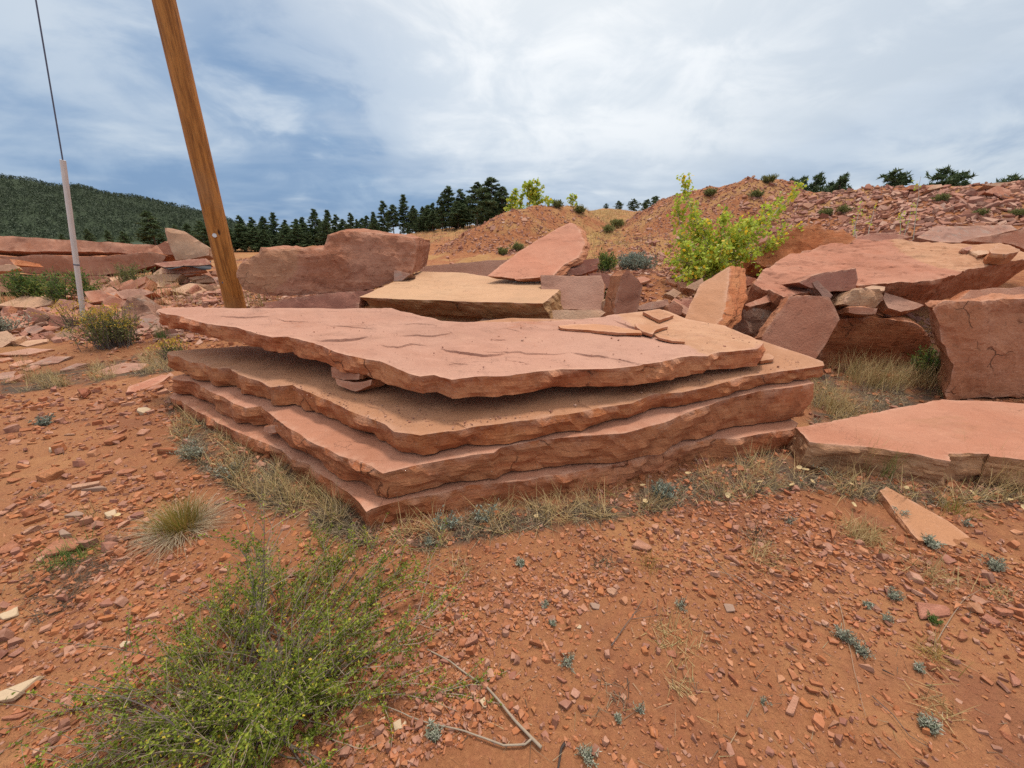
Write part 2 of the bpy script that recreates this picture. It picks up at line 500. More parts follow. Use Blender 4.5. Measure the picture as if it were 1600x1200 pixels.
def leaf_mat(name, cols, trans=0.3, rough=0.6):
    m, t, bs = new_mat(name)
    v = t.attr('tint')
    cr = t.node('ShaderNodeValToRGB')
    e = cr.color_ramp.elements
    fill_ramp(e, cols)
    t.put(cr.inputs[0], v)
    t.put(bs.inputs['Base Color'], cr.outputs[0])
    bs.inputs['Roughness'].default_value = rough
    tr = t.node('ShaderNodeBsdfTranslucent')
    t.put(tr.inputs[0], cr.outputs[0])
    mx = t.node('ShaderNodeMixShader')
    mx.inputs[0].default_value = trans
    t.t.links.new(bs.outputs[0], mx.inputs[1])
    t.t.links.new(tr.outputs[0], mx.inputs[2])
    out = [n for n in t.n if n.type == 'OUTPUT_MATERIAL'][0]
    t.t.links.new(mx.outputs[0], out.inputs[0])
    return m
M['straw'] = leaf_mat('dry_grass', [(0, (0.22, 0.135, 0.06)), (0.35, (0.46, 0.31, 0.14)), (0.75, (0.58, 0.43, 0.22)), (1, (0.22, 0.20, 0.06))])
M['litter'] = leaf_mat('grey_litter', [(0, (0.05, 0.036, 0.026)), (0.5, (0.17, 0.125, 0.085)), (0.85, (0.46, 0.35, 0.22)), (1, (0.17, 0.16, 0.06))])
M['tuft'] = leaf_mat('bunch_grass', [(0, (0.16, 0.19, 0.03)), (0.5, (0.36, 0.22, 0.06)), (0.8, (0.42, 0.29, 0.12)), (1, (0.50, 0.43, 0.33))])
M['sage'] = leaf_mat('sage_leaf', [(0, (0.18, 0.20, 0.13)), (0.6, (0.34, 0.35, 0.26)), (1, (0.50, 0.48, 0.39))], 0.15)
M['blue_sage'] = leaf_mat('blue_sage_leaf', [(0, (0.14, 0.175, 0.135)), (1, (0.34, 0.37, 0.30))], 0.15)
M['bitter'] = leaf_mat('shrub_leaf', [(0, (0.07, 0.105, 0.012)), (0.5, (0.20, 0.25, 0.028)), (0.9, (0.42, 0.42, 0.06)), (0.95, (0.55, 0.40, 0.05)), (1, (0.65, 0.45, 0.05))], 0.3)
M['aspen'] = leaf_mat('aspen_leaf', [(0, (0.22, 0.32, 0.03)), (0.6, (0.48, 0.57, 0.07)), (0.88, (0.62, 0.64, 0.12)), (0.9, (0.75, 0.55, 0.05)), (1, (0.80, 0.52, 0.04))], 0.45, 0.45)
M['rabbit'] = leaf_mat('rabbitbrush_leaf', [(0, (0.12, 0.14, 0.04)), (1, (0.27, 0.27, 0.10))])
M['flower'] = leaf_mat('yellow_flower', [(0, (0.45, 0.28, 0.03)), (1, (0.62, 0.45, 0.06))])
M['needle'] = leaf_mat('pine_needle', [(0, (0.050, 0.080, 0.036)), (0.6, (0.10, 0.145, 0.060)), (1, (0.17, 0.21, 0.09))], 0.15)
M['needle_far'] = leaf_mat('far_forest', [(0, (0.052, 0.072, 0.042)), (1, (0.078, 0.10, 0.058))], 0.1)
M['weed'] = leaf_mat('green_weed', [(0, (0.06, 0.12, 0.03)), (0.6, (0.14, 0.21, 0.05)), (1, (0.33, 0.33, 0.08))])

def plain(name, col, rough=0.8, var=0.3, scale=20, stretch=(1, 1, 1), metallic=0.0):
    m, t, bs = new_mat(name)
    P = t.node('ShaderNodeTexCoord').outputs['Object']
    n = t.noise(t.scale(P, stretch), scale, 5, 0.6, 0.2)
    t.put(bs.inputs['Base Color'], t.mix(n, mulc(col, 1 - var), mulc(col, 1 + var)))
    bs.inputs['Roughness'].default_value = rough
    bs.inputs['Metallic'].default_value = metallic
    t.put(bs.inputs['Normal'], t.bump(n, 0.3, 0.01))
    return m
M['twig'] = plain('grey_twig', (0.13, 0.10, 0.085))
M['dead_stick'] = plain('weathered_stick', (0.30, 0.23, 0.17))
M['dark_stick'] = plain('dark_stick', (0.05, 0.035, 0.03))
M['pale_bark'] = plain('pale_bark', (0.42, 0.38, 0.30))
M['bark'] = plain('pine_bark', (0.12, 0.085, 0.06))
M['white_plastic'] = plain('white_plastic_guard', (0.64, 0.60, 0.57), 0.5, 0.22, 14, (1, 1, 0.25))
M['wire'] = plain('steel_wire', (0.12, 0.13, 0.18), 0.5, 0.1, metallic=0.4)
M['silver'] = plain('silver_tag', (0.75, 0.75, 0.73), 0.35, 0.1, metallic=0.7)
M['black_plastic'] = plain('black_plastic_sheet', (0.03, 0.03, 0.035), 0.35)
M['pale_leaf'] = plain('fallen_leaf', (0.52, 0.38, 0.20), 0.7, 0.3, 60)
M['pale_stone'] = plain('cream_stone', (0.48, 0.35, 0.23), 0.9, 0.22, 14)

# wooden pole
m, t, bs = new_mat('pole_wood')
P = t.node('ShaderNodeTexCoord').outputs['Object']
g1 = t.noise(t.scale(P, (9, 9, 0.5)), 2.5, 7, 0.6, 0.6)
g2 = t.noise(t.scale(P, (40, 40, 1.1)), 2.0, 4, 0.6)
g3 = t.noise(P, 1.6, 4, 0.5)
c = t.mix(t.ramp(g1, 0.35, 0.65), (0.27, 0.10, 0.021), (0.50, 0.205, 0.048))
c = t.mix(t.math('MULTIPLY', t.ramp(g2, 0.55, 0.66), 0.6), c, (0.10, 0.036, 0.012))
c = t.mix(t.math('MULTIPLY', t.ramp(g3, 0.5, 0.68), 0.4), c, (0.36, 0.19, 0.09))
kv = t.node('ShaderNodeTexVoronoi')
t.put(kv.inputs['Vector'], t.scale(P, (1, 1, 0.45)))
kv.inputs['Scale'].default_value = 3.2
c = t.mix(t.ramp(kv.outputs['Distance'], 0.09, 0.03), c, (0.05, 0.02, 0.01))
t.put(bs.inputs['Base Color'], c)
bs.inputs['Roughness'].default_value = 0.62
t.put(bs.inputs['Normal'], t.bump(t.math('ADD', g1, t.math('MULTIPLY', g2, -1.2)), 0.6, 0.02))
M['pole'] = m

# soil
m, t, bs = new_mat('soil')
P = t.node('ShaderNodeNewGeometry').outputs['Position']
a = t.noise(P, 0.7, 5, 0.55, 0.3)
b = t.noise(P, 6.0, 6, 0.62, 0.3)
c1 = t.noise(P, 60.0, 4, 0.7)
c = t.mix(t.ramp(a, 0.35, 0.65), (0.26, 0.102, 0.044), (0.325, 0.142, 0.064))
c = t.mix(t.math('MULTIPLY', t.ramp(b, 0.45, 0.7), 0.55), c, (0.29, 0.105, 0.05))
c2 = t.noise(P, 24.0, 5, 0.7)
c = t.mix(t.math('MULTIPLY', t.ramp(c2, 0.45, 0.65), 0.45), c, (0.27, 0.10, 0.05))
c = t.mix(t.math('MULTIPLY', t.ramp(c1, 0.45, 0.7), 0.35), c, (0.48, 0.22, 0.10))
wash = t.noise(P, 1.9, 4, 0.5, 0.8)
c = t.mix(t.math('MULTIPLY', t.ramp(wash, 0.55, 0.68), 0.65), c, (0.39, 0.185, 0.082))
c = t.mix(t.math('MULTIPLY', t.ramp(wash, 0.46, 0.36), 0.6), c, (0.21, 0.078, 0.042))
ochre = t.noise(P, 0.35, 4, 0.6, 0.5)
far = t.mix(t.ramp(b, 0.4, 0.6), (0.25, 0.085, 0.035), (0.34, 0.135, 0.055))
far = t.mix(t.math('MULTIPLY', t.ramp(ochre, 0.48, 0.6), 0.6), far, (0.38, 0.22, 0.085))
c = t.mix(t.attr('rubbly'), c, far)
gn = t.noise(P, 1.3, 7, 0.65, 0.4)
gr = t.mix(t.ramp(c1, 0.35, 0.65), (0.40, 0.24, 0.08), (0.30, 0.19, 0.06))
c = t.mix(t.math('MULTIPLY', t.attr('grassy'), t.ramp(gn, 0.38, 0.58)), c, gr)
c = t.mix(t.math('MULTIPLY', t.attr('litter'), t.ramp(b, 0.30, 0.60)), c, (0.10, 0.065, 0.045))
c = t.mix(t.attr('wood'), c, (0.035, 0.05, 0.025))
t.put(bs.inputs['Base Color'], c)
bs.inputs['Roughness'].default_value = 0.95
t.put(bs.inputs['Normal'], t.bump(t.math('ADD', t.math('MULTIPLY', b, 0.03), t.math('ADD', t.math('MULTIPLY', c2, 0.022), t.math('MULTIPLY', c1, 0.010))), 1.0, 1.0))
M['soil'] = m

# ------------------------------------------------------------------ terrain
def zoom(region, scale):
    return lambda x, y: (region[0] + x / scale, region[1] + y / scale)
ZA = zoom((0, 200), 2.7275)
ZB = zoom((350, 250), 3.5556)
ZC = zoom((750, 250), 3.5556)
ZD = zoom((1150, 250), 3.4289)
ZS = zoom((240, 450), 2.963)
ZT = zoom((700, 450), 2.6667)
ZE = zoom((1150, 500), 3.0)
ZL = zoom((0, 780), 2.2857)
ZF = zoom((600, 800), 3.0)
ZR = zoom((1100, 800), 3.0)
ZW = zoom((0, 500), 3.0)
ZP = lambda x, y: (x, y)

def crest(pts, n=14):
    P = [np.array(at(*p)) for p in pts]
    out = []
    for i in range(len(P) - 1):
        for k in range(n):
            out.append(P[i] + (P[i + 1] - P[i]) * k / n)
    out.append(P[-1])
    return np.array(out)
MOUNDS = [
    (crest([(690, 402, 23), (715, 385, 24), (750, 352, 25), (790, 331, 26), (830, 322, 27), (880, 321, 29), (905, 322, 30), (925, 336, 31), (940, 352, 33)]), 0.62, 0.16),
    (crest([(1000, 335, 33), (1040, 311, 30), (1085, 294, 28), (1140, 287, 27), (1172, 278, 26), (1208, 277, 26), (1232, 292, 26), (1262, 300, 25)]), 0.62, 0.16),
    (crest([(1225, 306, 24), (1300, 299, 22), (1360, 293, 21), (1430, 294, 20), (1470, 291, 19), (1540, 289, 18), (1600, 286, 17), (1700, 281, 16), (1850, 280, 15)]), 0.52, 0.14),
    (crest([(1470, 303, 15.5), (1540, 301, 15), (1600, 300, 14.5), (1700, 298, 14)]), 0.5, 0.1),
    (crest([(1000, 392, 13), (960, 384, 15), (1010, 376, 17), (1060, 360, 18)]), 0.4, 0.1),
    (crest([(925, 405, 14), (945, 376, 22), (955, 348, 35), (950, 332, 55), (945, 326, 80)], 20), 0.13, 0.1),
    (crest([(-700, 300, 300), (-200, 262, 380), (0, 278, 400), (110, 290, 420), (200, 305, 440), (270, 325, 450), (330, 343, 460), (400, 366, 470), (460, 380, 480)], 24), 0.30, 1.5),
]
_MX = [np.array(c) for c, s, w in MOUNDS]
def ht(x, y, rough=True):
    x = np.atleast_1d(np.asarray(x, float)); y = np.atleast_1d(np.asarray(y, float))
    z = 0.45 * sstep(4.6, 9.5, y) + 0.10 * sstep(14, 40, y)
    y0 = 4.75 + 0.28 * np.maximum(0, x - 2.0)
    z = z + 0.42 * sstep(y0, y0 + 0.9, y) * sstep(-3.6, -2.2, x) * sstep(12, 9, y)
    # loose spoil behind the leaning slab, where the young aspen stands
    z = z + 0.25 * np.exp(-((x - 3.0) / 1.6) ** 2 - ((y - 7.0) / 1.3) ** 2)
    # slope of the bare soil towards the left
    z = z + 0.06 * sstep(-1.0, -3.5, x) * sstep(5, 2, y)
    z = z - 0.95 * sstep(18, 42, y) * sstep(-2.0, -7.0, x)
    for i, (c, s, w) in enumerate(MOUNDS):
        lo, hi = c.min(0), c.max(0)
        reach = (hi[2] + 1) / s + 1
        k = np.nonzero((x > lo[0] - reach) & (x < hi[0] + reach) & (y > lo[1] - reach) & (y < hi[1] + reach))[0]
        for j in range(0, len(k), 4000):
            kk = k[j:j + 4000]
            d = np.hypot(x[kk, None] - c[None, :, 0], y[kk, None] - c[None, :, 1])
            h = (c[None, :, 2] - s * (np.sqrt(d * d + w * w) - w)).max(1)
            if rough:
                q = np.stack([x[kk], y[kk], np.full(len(kk), 3.7 * i)], 1)
                amp = 0.10 * min(6, (hi[2] - 0.5) * 0.4) if i < 6 else 5.0
                h = h + amp * fbm(q * (0.9 if i < 6 else 0.02), 4) * sstep(-1, 0.6, h - z[kk])
            zz = z[kk]
            z[kk] = np.where(h > zz, h, zz)
    if rough:
        q = np.stack([x, y, np.zeros_like(x)], 1)
        r = np.hypot(x, y)
        z = z + 0.018 * fbm(q * 1.7, 5) * sstep(60, 10, r) + 0.35 * fbm(q * 0.05, 3) * sstep(25, 80, r)
    return z
def hz(x, y):
    return float(ht(x, y)[0])
def ground(px, py):
    d = ray(px, py)
    ts = np.geomspace(0.8, 400, 900)
    X, Y, Z = d.x * ts, d.y * ts, CAMH + d.z * ts
    hit = np.nonzero(Z < ht(X, Y))[0]
    k = hit[0] if len(hit) else len(ts) - 1
    if k == 0: k = 1
    lo, hi = ts[k - 1], ts[k]
    for _ in range(12):
        mid = (lo + hi) / 2
        if CAMH + d.z * mid < hz(d.x * mid, d.y * mid): hi = mid
        else: lo = mid
    return Vector((d.x * hi, d.y * hi, hz(d.x * hi, d.y * hi)))
def normals_at(x, y, e=0.06):
    gx = (ht(x + e, y) - ht(x - e, y)) / (2 * e)
    gy = (ht(x, y + e) - ht(x, y - e)) / (2 * e)
    n = np.stack([-gx, -gy, np.ones_like(gx)], 1)
    return n / np.linalg.norm(n, axis=1)[:, None]

def inpoly(x, y, poly):
    poly = np.asarray(poly)
    x = np.asarray(x); y = np.asarray(y)
    c = np.zeros(x.shape, bool)
    j = len(poly) - 1
    for i in range(len(poly)):
        xi, yi = poly[i]; xj, yj = poly[j]
        k = ((yi > y) != (yj > y)) & (x < (xj - xi) * (y - yi) / (yj - yi + 1e-12) + xi)
        c ^= k
        j = i
    return c
def project(X, Y, Z):
    Z = Z - CAMH
    d = Y * CP - Z * SP
    u = Y * SP + Z * CP
    d = np.where(d > 0.01, d, 0.01)
    return 800 + FPX * X / d, 600 - FPX * u / d

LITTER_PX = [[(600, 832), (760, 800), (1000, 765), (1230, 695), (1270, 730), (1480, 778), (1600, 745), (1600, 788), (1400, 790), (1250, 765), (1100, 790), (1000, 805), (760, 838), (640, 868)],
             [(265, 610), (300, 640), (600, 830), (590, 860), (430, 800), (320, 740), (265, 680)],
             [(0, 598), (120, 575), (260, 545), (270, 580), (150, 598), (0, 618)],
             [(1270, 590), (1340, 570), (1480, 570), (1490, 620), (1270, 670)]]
nr, na = 450, 500
rr = np.concatenate([[0.0], np.geomspace(0.25, 2600, nr - 1)])
aa = np.radians(np.linspace(-118, 118, na))
Rg, Ag = np.meshgrid(rr, aa, indexing='ij')
gx, gy = (Rg * np.sin(Ag)).ravel(), (Rg * np.cos(Ag) - 0.6).ravel()
gz = ht(gx, gy)
i = (np.arange(nr - 1)[:, None] * na + np.arange(na - 1)[None]).ravel()
T = np.concatenate([np.stack([i, i + na, i + na + 1], 1), np.stack([i, i + na + 1, i + 1], 1)])
GZ = gz.reshape(nr, na)
ht_exact = ht
def ht(x, y, rough=True):
    x = np.atleast_1d(np.asarray(x, float)); y = np.atleast_1d(np.asarray(y, float))
    if not rough: return ht_exact(x, y, False)
    R = np.hypot(x, y + 0.6)
    fi = np.where(R < rr[1], R / rr[1], 1 + np.log(np.maximum(R, rr[1]) / rr[1]) / math.log(rr[2] / rr[1]))
    fa = (np.arctan2(x, y + 0.6) - aa[0]) / (aa[1] - aa[0])
    fi = np.clip(fi, 0, nr - 1.001); fa = np.clip(fa, 0, na - 1.001)
    i0 = fi.astype(int); a0 = fa.astype(int)
    u, v = fi - i0, fa - a0
    return (GZ[i0, a0] * (1 - u) + GZ[i0 + 1, a0] * u) * (1 - v) + (GZ[i0, a0 + 1] * (1 - u) + GZ[i0 + 1, a0 + 1] * u) * v
gpx, gpy = project(gx, gy, gz)
lit = np.zeros_like(gx)
for p in LITTER_PX:
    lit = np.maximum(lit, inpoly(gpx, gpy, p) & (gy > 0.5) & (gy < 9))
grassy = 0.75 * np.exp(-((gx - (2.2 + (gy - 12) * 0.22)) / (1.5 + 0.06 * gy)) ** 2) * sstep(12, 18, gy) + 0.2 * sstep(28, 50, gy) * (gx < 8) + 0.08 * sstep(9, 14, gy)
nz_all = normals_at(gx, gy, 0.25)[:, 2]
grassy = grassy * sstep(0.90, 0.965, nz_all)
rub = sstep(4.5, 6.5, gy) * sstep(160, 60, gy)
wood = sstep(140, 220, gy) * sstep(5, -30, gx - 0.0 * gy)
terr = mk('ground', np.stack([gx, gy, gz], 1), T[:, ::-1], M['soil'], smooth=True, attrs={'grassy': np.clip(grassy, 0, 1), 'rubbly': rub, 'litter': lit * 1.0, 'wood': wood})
terr.data.flip_normals() if terr.data.polygons[len(T) // 3].normal.z < 0 else None
tag(terr, 'bare orange soil ground rising into red rubble mounds', kind='structure')

# ------------------------------------------------------------------ stones
def plane_frame(P0, yaw, lean):
    """normal faces the camera (-Y), leaned back by `lean` degrees (90 = lying flat) and turned by yaw"""
    L, a = math.radians(lean), math.radians(yaw)
    n = Vector((0, -math.cos(L), math.sin(L)))
    n.rotate(Matrix.Rotation(a, 3, 'Z'))
    u = Vector((1, 0, 0)); u.rotate(Matrix.Rotation(a, 3, 'Z'))
    v = n.cross(u)
    return n, u, v
STONES = {}
def hash2(i, j, sd):
    h = (i.astype(np.int64) * 374761393 + j.astype(np.int64) * 668265263 + int(sd) * 974711) & 0x7fffffff
    h = ((h ^ (h >> 13)) * 1274126177) & 0x7fffffff
    h = h ^ (h >> 16)
    return (h & 0xffff) / 32767.5 - 1.0
def facet2(x, y, sd):
    """flat triangular facets between random heights"""
    q = np.column_stack([x, y, np.full(len(x), sd * 0.31)]) * 0.7
    x = x + 0.3 * perlin(q + 11.0); y = y + 0.3 * perlin(q + 47.0)
    i, j = np.floor(x), np.floor(y)
    fx, fy = x - i, y - j
    a, b, c, d = hash2(i, j, sd), hash2(i + 1, j, sd), hash2(i, j + 1, sd), hash2(i + 1, j + 1, sd)
    return np.where(fx + fy < 1, a + (b - a) * fx + (c - a) * fy, d + (c - d) * (1 - fx) + (b - d) * (1 - fy))
def ray_plane(px, py, P0, n):
    d = ray(px, py); C0 = Vector((0, 0, CAMH))
    return C0 + d * ((P0 - C0).dot(n) / d.dot(n))
def plane_of(p3):
    a, b, c = [at(*p) for p in p3]
    n = (b - a).cross(c - a).normalized()
    return a, (n if n.z > 0 else -n)
def stone(name, label, pts, Z, mat, thick, Y=None, yaw=0.0, lean=90.0, anchor=None, plane3=None, ext=None, rough=0.012, side_rough=0.02,
          taper=0.08, relief=0.004, rnd=0.0, bulge=0.0, e=None, slant=0.0, cat='stone slab', group=None, seed=None, scallop=0.0, world=None, cracks=(), down_to=None, rugged=False, facet=1.0, uv=None, undercut=0.0, patch=None):
    P2 = [Z(*p) for p in pts] if uv is None else []
    if uv is not None:
        P0 = Vector(uv[0]); n, u, v = plane_frame(P0, uv[1], uv[2])
    elif world is not None:
        P0 = Vector(world[0]); n = Vector(world[1]).normalized()
        u = Vector((1, 0, 0)); u = (u - n * u.dot(n)).normalized(); v = n.cross(u)
    elif plane3 is not None:
        a, b, c = [at(*Z(p[0], p[1]), p[2]) for p in plane3]
        n = (b - a).cross(c - a).normalized()
        P0 = a
        if n.dot(Vector((0, 0, CAMH)) - a) < 0: n = -n
        u = Vector((1, 0, 0)); u = (u - n * u.dot(n)).normalized()
        v = n.cross(u)
    else:
        anc = Z(*anchor) if anchor else tuple(np.mean(P2, axis=0))
        if Y is None:
            P0 = onz(anc[0], anc[1], ground(*anc).z + thick * 0.55)
        else:
            P0 = at(anc[0], anc[1], Y)
        n, u, v = plane_frame(P0, yaw, lean)
    C0 = Vector((0, 0, CAMH))
    q = []
    for p in P2:
        d = ray(*p)
        dn = d.dot(n)
        t = (P0 - C0).dot(n) / dn
        w = C0 + d * t - P0
        q.append((w.dot(u), w.dot(v)))
    q = np.array(q) if uv is None else np.array(uv[3], float)
    area = 0.5 * np.sum(q[:, 0] * np.roll(q[:, 1], -1) - np.roll(q[:, 0], -1) * q[:, 1])
    if area < 0:
        q = q[::-1]
        area = -area
    sd = seed if seed is not None else (hash_str(label) % 997)
    dist = (P0 - C0).length
    if e is None:
        e = max(0.012, 0.0052 * dist)
    e = max(e, math.sqrt(area / 7000.0))
    # resample the outline and roughen it
    ring = []
    for i in range(len(q)):
        a, b = q[i], q[(i + 1) % len(q)]
        m_ = max(1, int(round(np.linalg.norm(b - a) / e)))
        for k in range(m_):
            ring.append(a + (b - a) * k / m_)
    ring = np.array(ring)
    n3 = np.column_stack([ring, np.full(len(ring), sd * 1.37)])
    f1 = 1.0 / max(0.12, 14 * e)
    jit = np.stack([fbm(n3 * f1 * 2.2 + 5.1, 3), fbm(n3 * f1 * 2.2 + 91.7, 3)], 1) * rough * 0.55
    cell = max(0.06, 7 * e)
    sl = np.concatenate([[0], np.cumsum(np.linalg.norm(np.diff(ring, axis=0), axis=1))])
    for cs, amp in ((cell * 1.7, 0.8), (cell * 0.6, 0.5), (cell * 0.3, 0.28)):
        jit = jit + np.stack([facet2(sl / cs, sl * 0 + 0.2, sd), facet2(sl / cs, sl * 0 + 5.2, sd + 3)], 1) * rough * amp
    ring = ring + jit
    m_ = len(ring)
    tang = np.roll(ring, -2, 0) - np.roll(ring, 2, 0)
    nor = np.stack([tang[:, 1], -tang[:, 0]], 1)
    nor /= np.linalg.norm(nor, axis=1)[:, None] + 1e-9
    seglen = np.linalg.norm(np.roll(ring, -1, 0) - ring, axis=1)
    s = np.concatenate([[0], np.cumsum(seglen)[:-1]])
    def poly_dist(p, poly):
        best = np.full(len(p), 1e9); sg = np.zeros(len(p)); tp = np.zeros(len(p))
        ln = np.concatenate([[0], np.cumsum(np.linalg.norm(np.diff(poly, axis=0), axis=1))])
        for k in range(len(poly) - 1):
            a, b = poly[k], poly[k + 1]
            ab = b - a; L2 = ab @ ab
            t_ = np.clip(((p - a) @ ab) / L2, 0, 1)
            w = p - a - t_[:, None] * ab
            d_ = np.hypot(w[:, 0], w[:, 1])
            m2 = d_ < best
            best = np.where(m2, d_, best)
            sg = np.where(m2, ab[0] * (p[:, 1] - a[1]) - ab[1] * (p[:, 0] - a[0]), sg)
            tp = np.where(m2, (ln[k] + t_ * math.sqrt(L2)) / ln[-1], tp)
        return sg, best, tp
    CR = []
    for cp, hgt in cracks:
        w = [ray_plane(*c, P0, n) - P0 for c in sorted(cp)]
        w = np.array([(q_.dot(u), q_.dot(v)) for q_ in w])
        fine = []
        for k in range(len(w) - 1):
            for t_ in np.linspace(0, 1, max(2, int(np.linalg.norm(w[k + 1] - w[k]) / 0.03)))[:-1]: fine.append(w[k] + (w[k + 1] - w[k]) * t_)
        fine.append(w[-1]); fine = np.array(fine)
        fine[:, 1] += 0.02 * facet2(fine[:, 0] / 0.07, fine[:, 0] * 0 + 0.3, sd + 9) + 0.01 * facet2(fine[:, 0] / 0.03, fine[:, 0] * 0 + 0.3, sd + 4)
        CR.append((fine, hgt))
    def relief_at(p, dd):
        p3 = np.column_stack([p, np.full(len(p), sd * 0.77)])
        z = relief * fbm(p3 * 2.3, 5) + relief * 0.5 * np.floor(2.2 * fbm(p3 * np.array([1.0, 1.5, 1]) * 1.1 + 3.3, 5)) 
        if rugged:
            cs = 0.22 * math.sqrt(area)
            z = z + relief * 1.3 * facet2(p[:, 0] / (cs * 1.6), p[:, 1] / (cs * 1.2), sd) + relief * 0.3 * facet2(p[:, 0] / (cs * 0.38), p[:, 1] / (cs * 0.30), sd + 5)
            z = z + relief * 0.35 * np.floor(2.5 * fbm(p3 * np.array([1.2, 5.0, 1.0]) + 9.0, 3)) * 0.5
        for poly, hgt in CR:
            sg, dmin, tpar = poly_dist(p, poly)
            z = z - hgt * np.sin(np.pi * np.clip(tpar * 0.96 + 0.02, 0, 1)) ** 0.5 * (sg < 0) * np.exp(-dmin / 0.22)
        if bulge: z = z + bulge * (1 - np.exp(-dd / (0.25 * math.sqrt(area))))
        if rnd: z = z - rnd * np.exp(-dd / (rnd * 1.1))
        return z
    # interior points
    lo, hi = ring.min(0), ring.max(0)
    g = e * 1.35
    XX, YY = np.meshgrid(np.arange(lo[0], hi[0], g), np.arange(lo[1], hi[1], g))
    rg = np.random.default_rng(sd)
    ip = np.stack([XX.ravel(), YY.ravel()], 1) + rg.uniform(-0.3, 0.3, (XX.size, 2)) * g
    ip = ip[inpoly(ip[:, 0], ip[:, 1], ring)] if len(ip) else ip
    if len(ip):
        dd = np.full(len(ip), 1e9)
        for j in range(0, m_, 200):
            dd = np.minimum(dd, np.sqrt(((ip[:, None] - ring[None, j:j + 200]) ** 2).sum(2)).min(1))
        ip = ip[dd > e * 0.55]
        for poly, hgt in CR:
            sg, dm, tp_ = poly_dist(ip, poly)
            ip = ip[dm > 0.011]
            sm = []
            for k in range(len(poly) - 1):
                tg = poly[k + 1] - poly[k]; tg = tg / (np.linalg.norm(tg) + 1e-9); no = np.array([-tg[1], tg[0]])
                for t_ in (0.0, 0.5):
                    c_ = poly[k] + (poly[k + 1] - poly[k]) * t_
                    sm += [c_ + no * 0.0035, c_ - no * 0.0035]
            sm = np.array(sm)
            ip = np.concatenate([ip, sm[inpoly(sm[:, 0], sm[:, 1], ring)]])
    allp = np.concatenate([ring, ip]) if len(ip) else ring
    vv, ee, ff, ov, oe, of = delaunay_2d_cdt([Vector(p) for p in allp], [], [list(range(m_))], 1, 1e-6)
    vv = np.array([(p.x, p.y) for p in vv])
    ff = np.array([f for f in ff if len(f) == 3])
    dd = np.full(len(vv), 1e9)
    for j in range(0, m_, 200):
        dd = np.minimum(dd, np.sqrt(((vv[:, None] - ring[None, j:j + 200]) ** 2).sum(2)).min(1))
    zt = relief_at(vv, dd)
    U, Vv, N = np.array(u), np.array(v), np.array(n)
    P0a = np.array(P0)
    E = np.array(ext) if ext is not None else -N * thick
    topW = P0a + vv[:, :1] * U + vv[:, 1:] * Vv + zt[:, None] * N
    # sides
    zr = relief_at(ring, np.zeros(m_))
    rows, locs = [], []
    thk = None
    if down_to is not None:
        q0, qn = down_to
        R0 = P0a + ring[:, :1] * U + ring[:, 1:] * Vv
        thk = np.clip(((R0 - np.array(q0)) @ np.array(qn)) / (N @ np.array(qn)) - 0.014, 0.06, 0.42)
        thick = float(thk.mean())
    per = s[-1] + seglen[-1]
    K = max(3, min(16, int(thick / (e * 1.1))))
    for k in range(K + 1):
        tt = k / K
        cdep = tt * thick
        th = s / per * 2 * np.pi
        rad = per / (2 * np.pi)
        cyl = np.column_stack([np.cos(th + slant * cdep / rad) * rad, np.sin(th + slant * cdep / rad) * rad, np.full(m_, cdep * 0.9 + sd)])
        ss_ = s + slant * cdep
        fc = max(0.16, 0.9 * thick)
        off = fbm(cyl * 4.5 / max(0.5, thick * 3), 3) * side_rough * 0.35
        off = off + side_rough * facet * (1.0 * facet2(ss_ / fc, np.full(m_, cdep / fc * 1.3), sd + 1) + 0.5 * facet2(ss_ / (fc * 0.4), np.full(m_, cdep / (fc * 0.3)), sd + 2))
        off = off + side_rough * 0.5 * np.floor(2.0 * fbm(cyl * np.array([1.6, 1.6, 11.0]) + 7.7, 3)) * 0.5
        if scallop:
            sc = np.abs(perlin(cyl * np.array([3.1, 3.1, 2.0]) + 40.0))
            off = off - scallop * (1 - 2.2 * sc).clip(0, 1) * sstep(0, 0.35, tt)
        env = sstep(0, 0.18, tt) * 0.85 + 0.15
        off = (off + 0.35 * side_rough) * env - taper * thick * tt * tt
        off = off - undercut * sstep(0.72, 1.0, np.array([tt]))[0] * (0.4 + 0.6 * sstep(-0.2, 0.3, perlin(cyl * np.array([1.5, 1.5, 0.0]) + 3.3)))
        if rnd:
            off = off - rnd * 0.5 * np.exp(-tt * thick / rnd)
        if k == 0: off = off * 0
        p = ring + nor * off[:, None]
        rows.append(P0a + p[:, :1] * U + p[:, 1:] * Vv + (E * tt if thk is None else -N * (tt * thk)[:, None]) + (zr * (1 - tt))[:, None] * N)
        locs.append(np.column_stack([p, np.full(m_, -cdep)]))
    S = np.concatenate(rows)
    SL = np.concatenate(locs)
    nt = len(topW)
    i = np.arange(m_); j = (i + 1) % m_
    ST = []
    for k in range(K):
        a, b = nt + k * m_, nt + (k + 1) * m_
        ST.append(np.stack([a + i, b + i, b + j], 1)); ST.append(np.stack([a + i, b + j, a + j], 1))
    # underside
    last = nt + K * m_
    cidx = nt + len(S)
    cen = rows[-1].mean(0)
    BT = np.stack([np.full(m_, cidx), last + j, last + i], 1)
    V = np.concatenate([topW, S, cen[None]])
    TT = np.concatenate([ff, np.concatenate(ST), BT])
    side = np.concatenate([np.full(nt, 1.0 if rugged else 0.0), np.ones(len(S)), [1]])
    loc = np.concatenate([np.column_stack([vv, zt]), SL, [[0, 0, -thick]]])
    if rugged: loc = loc[:, [0, 2, 1]]
    pat = np.zeros(len(V))
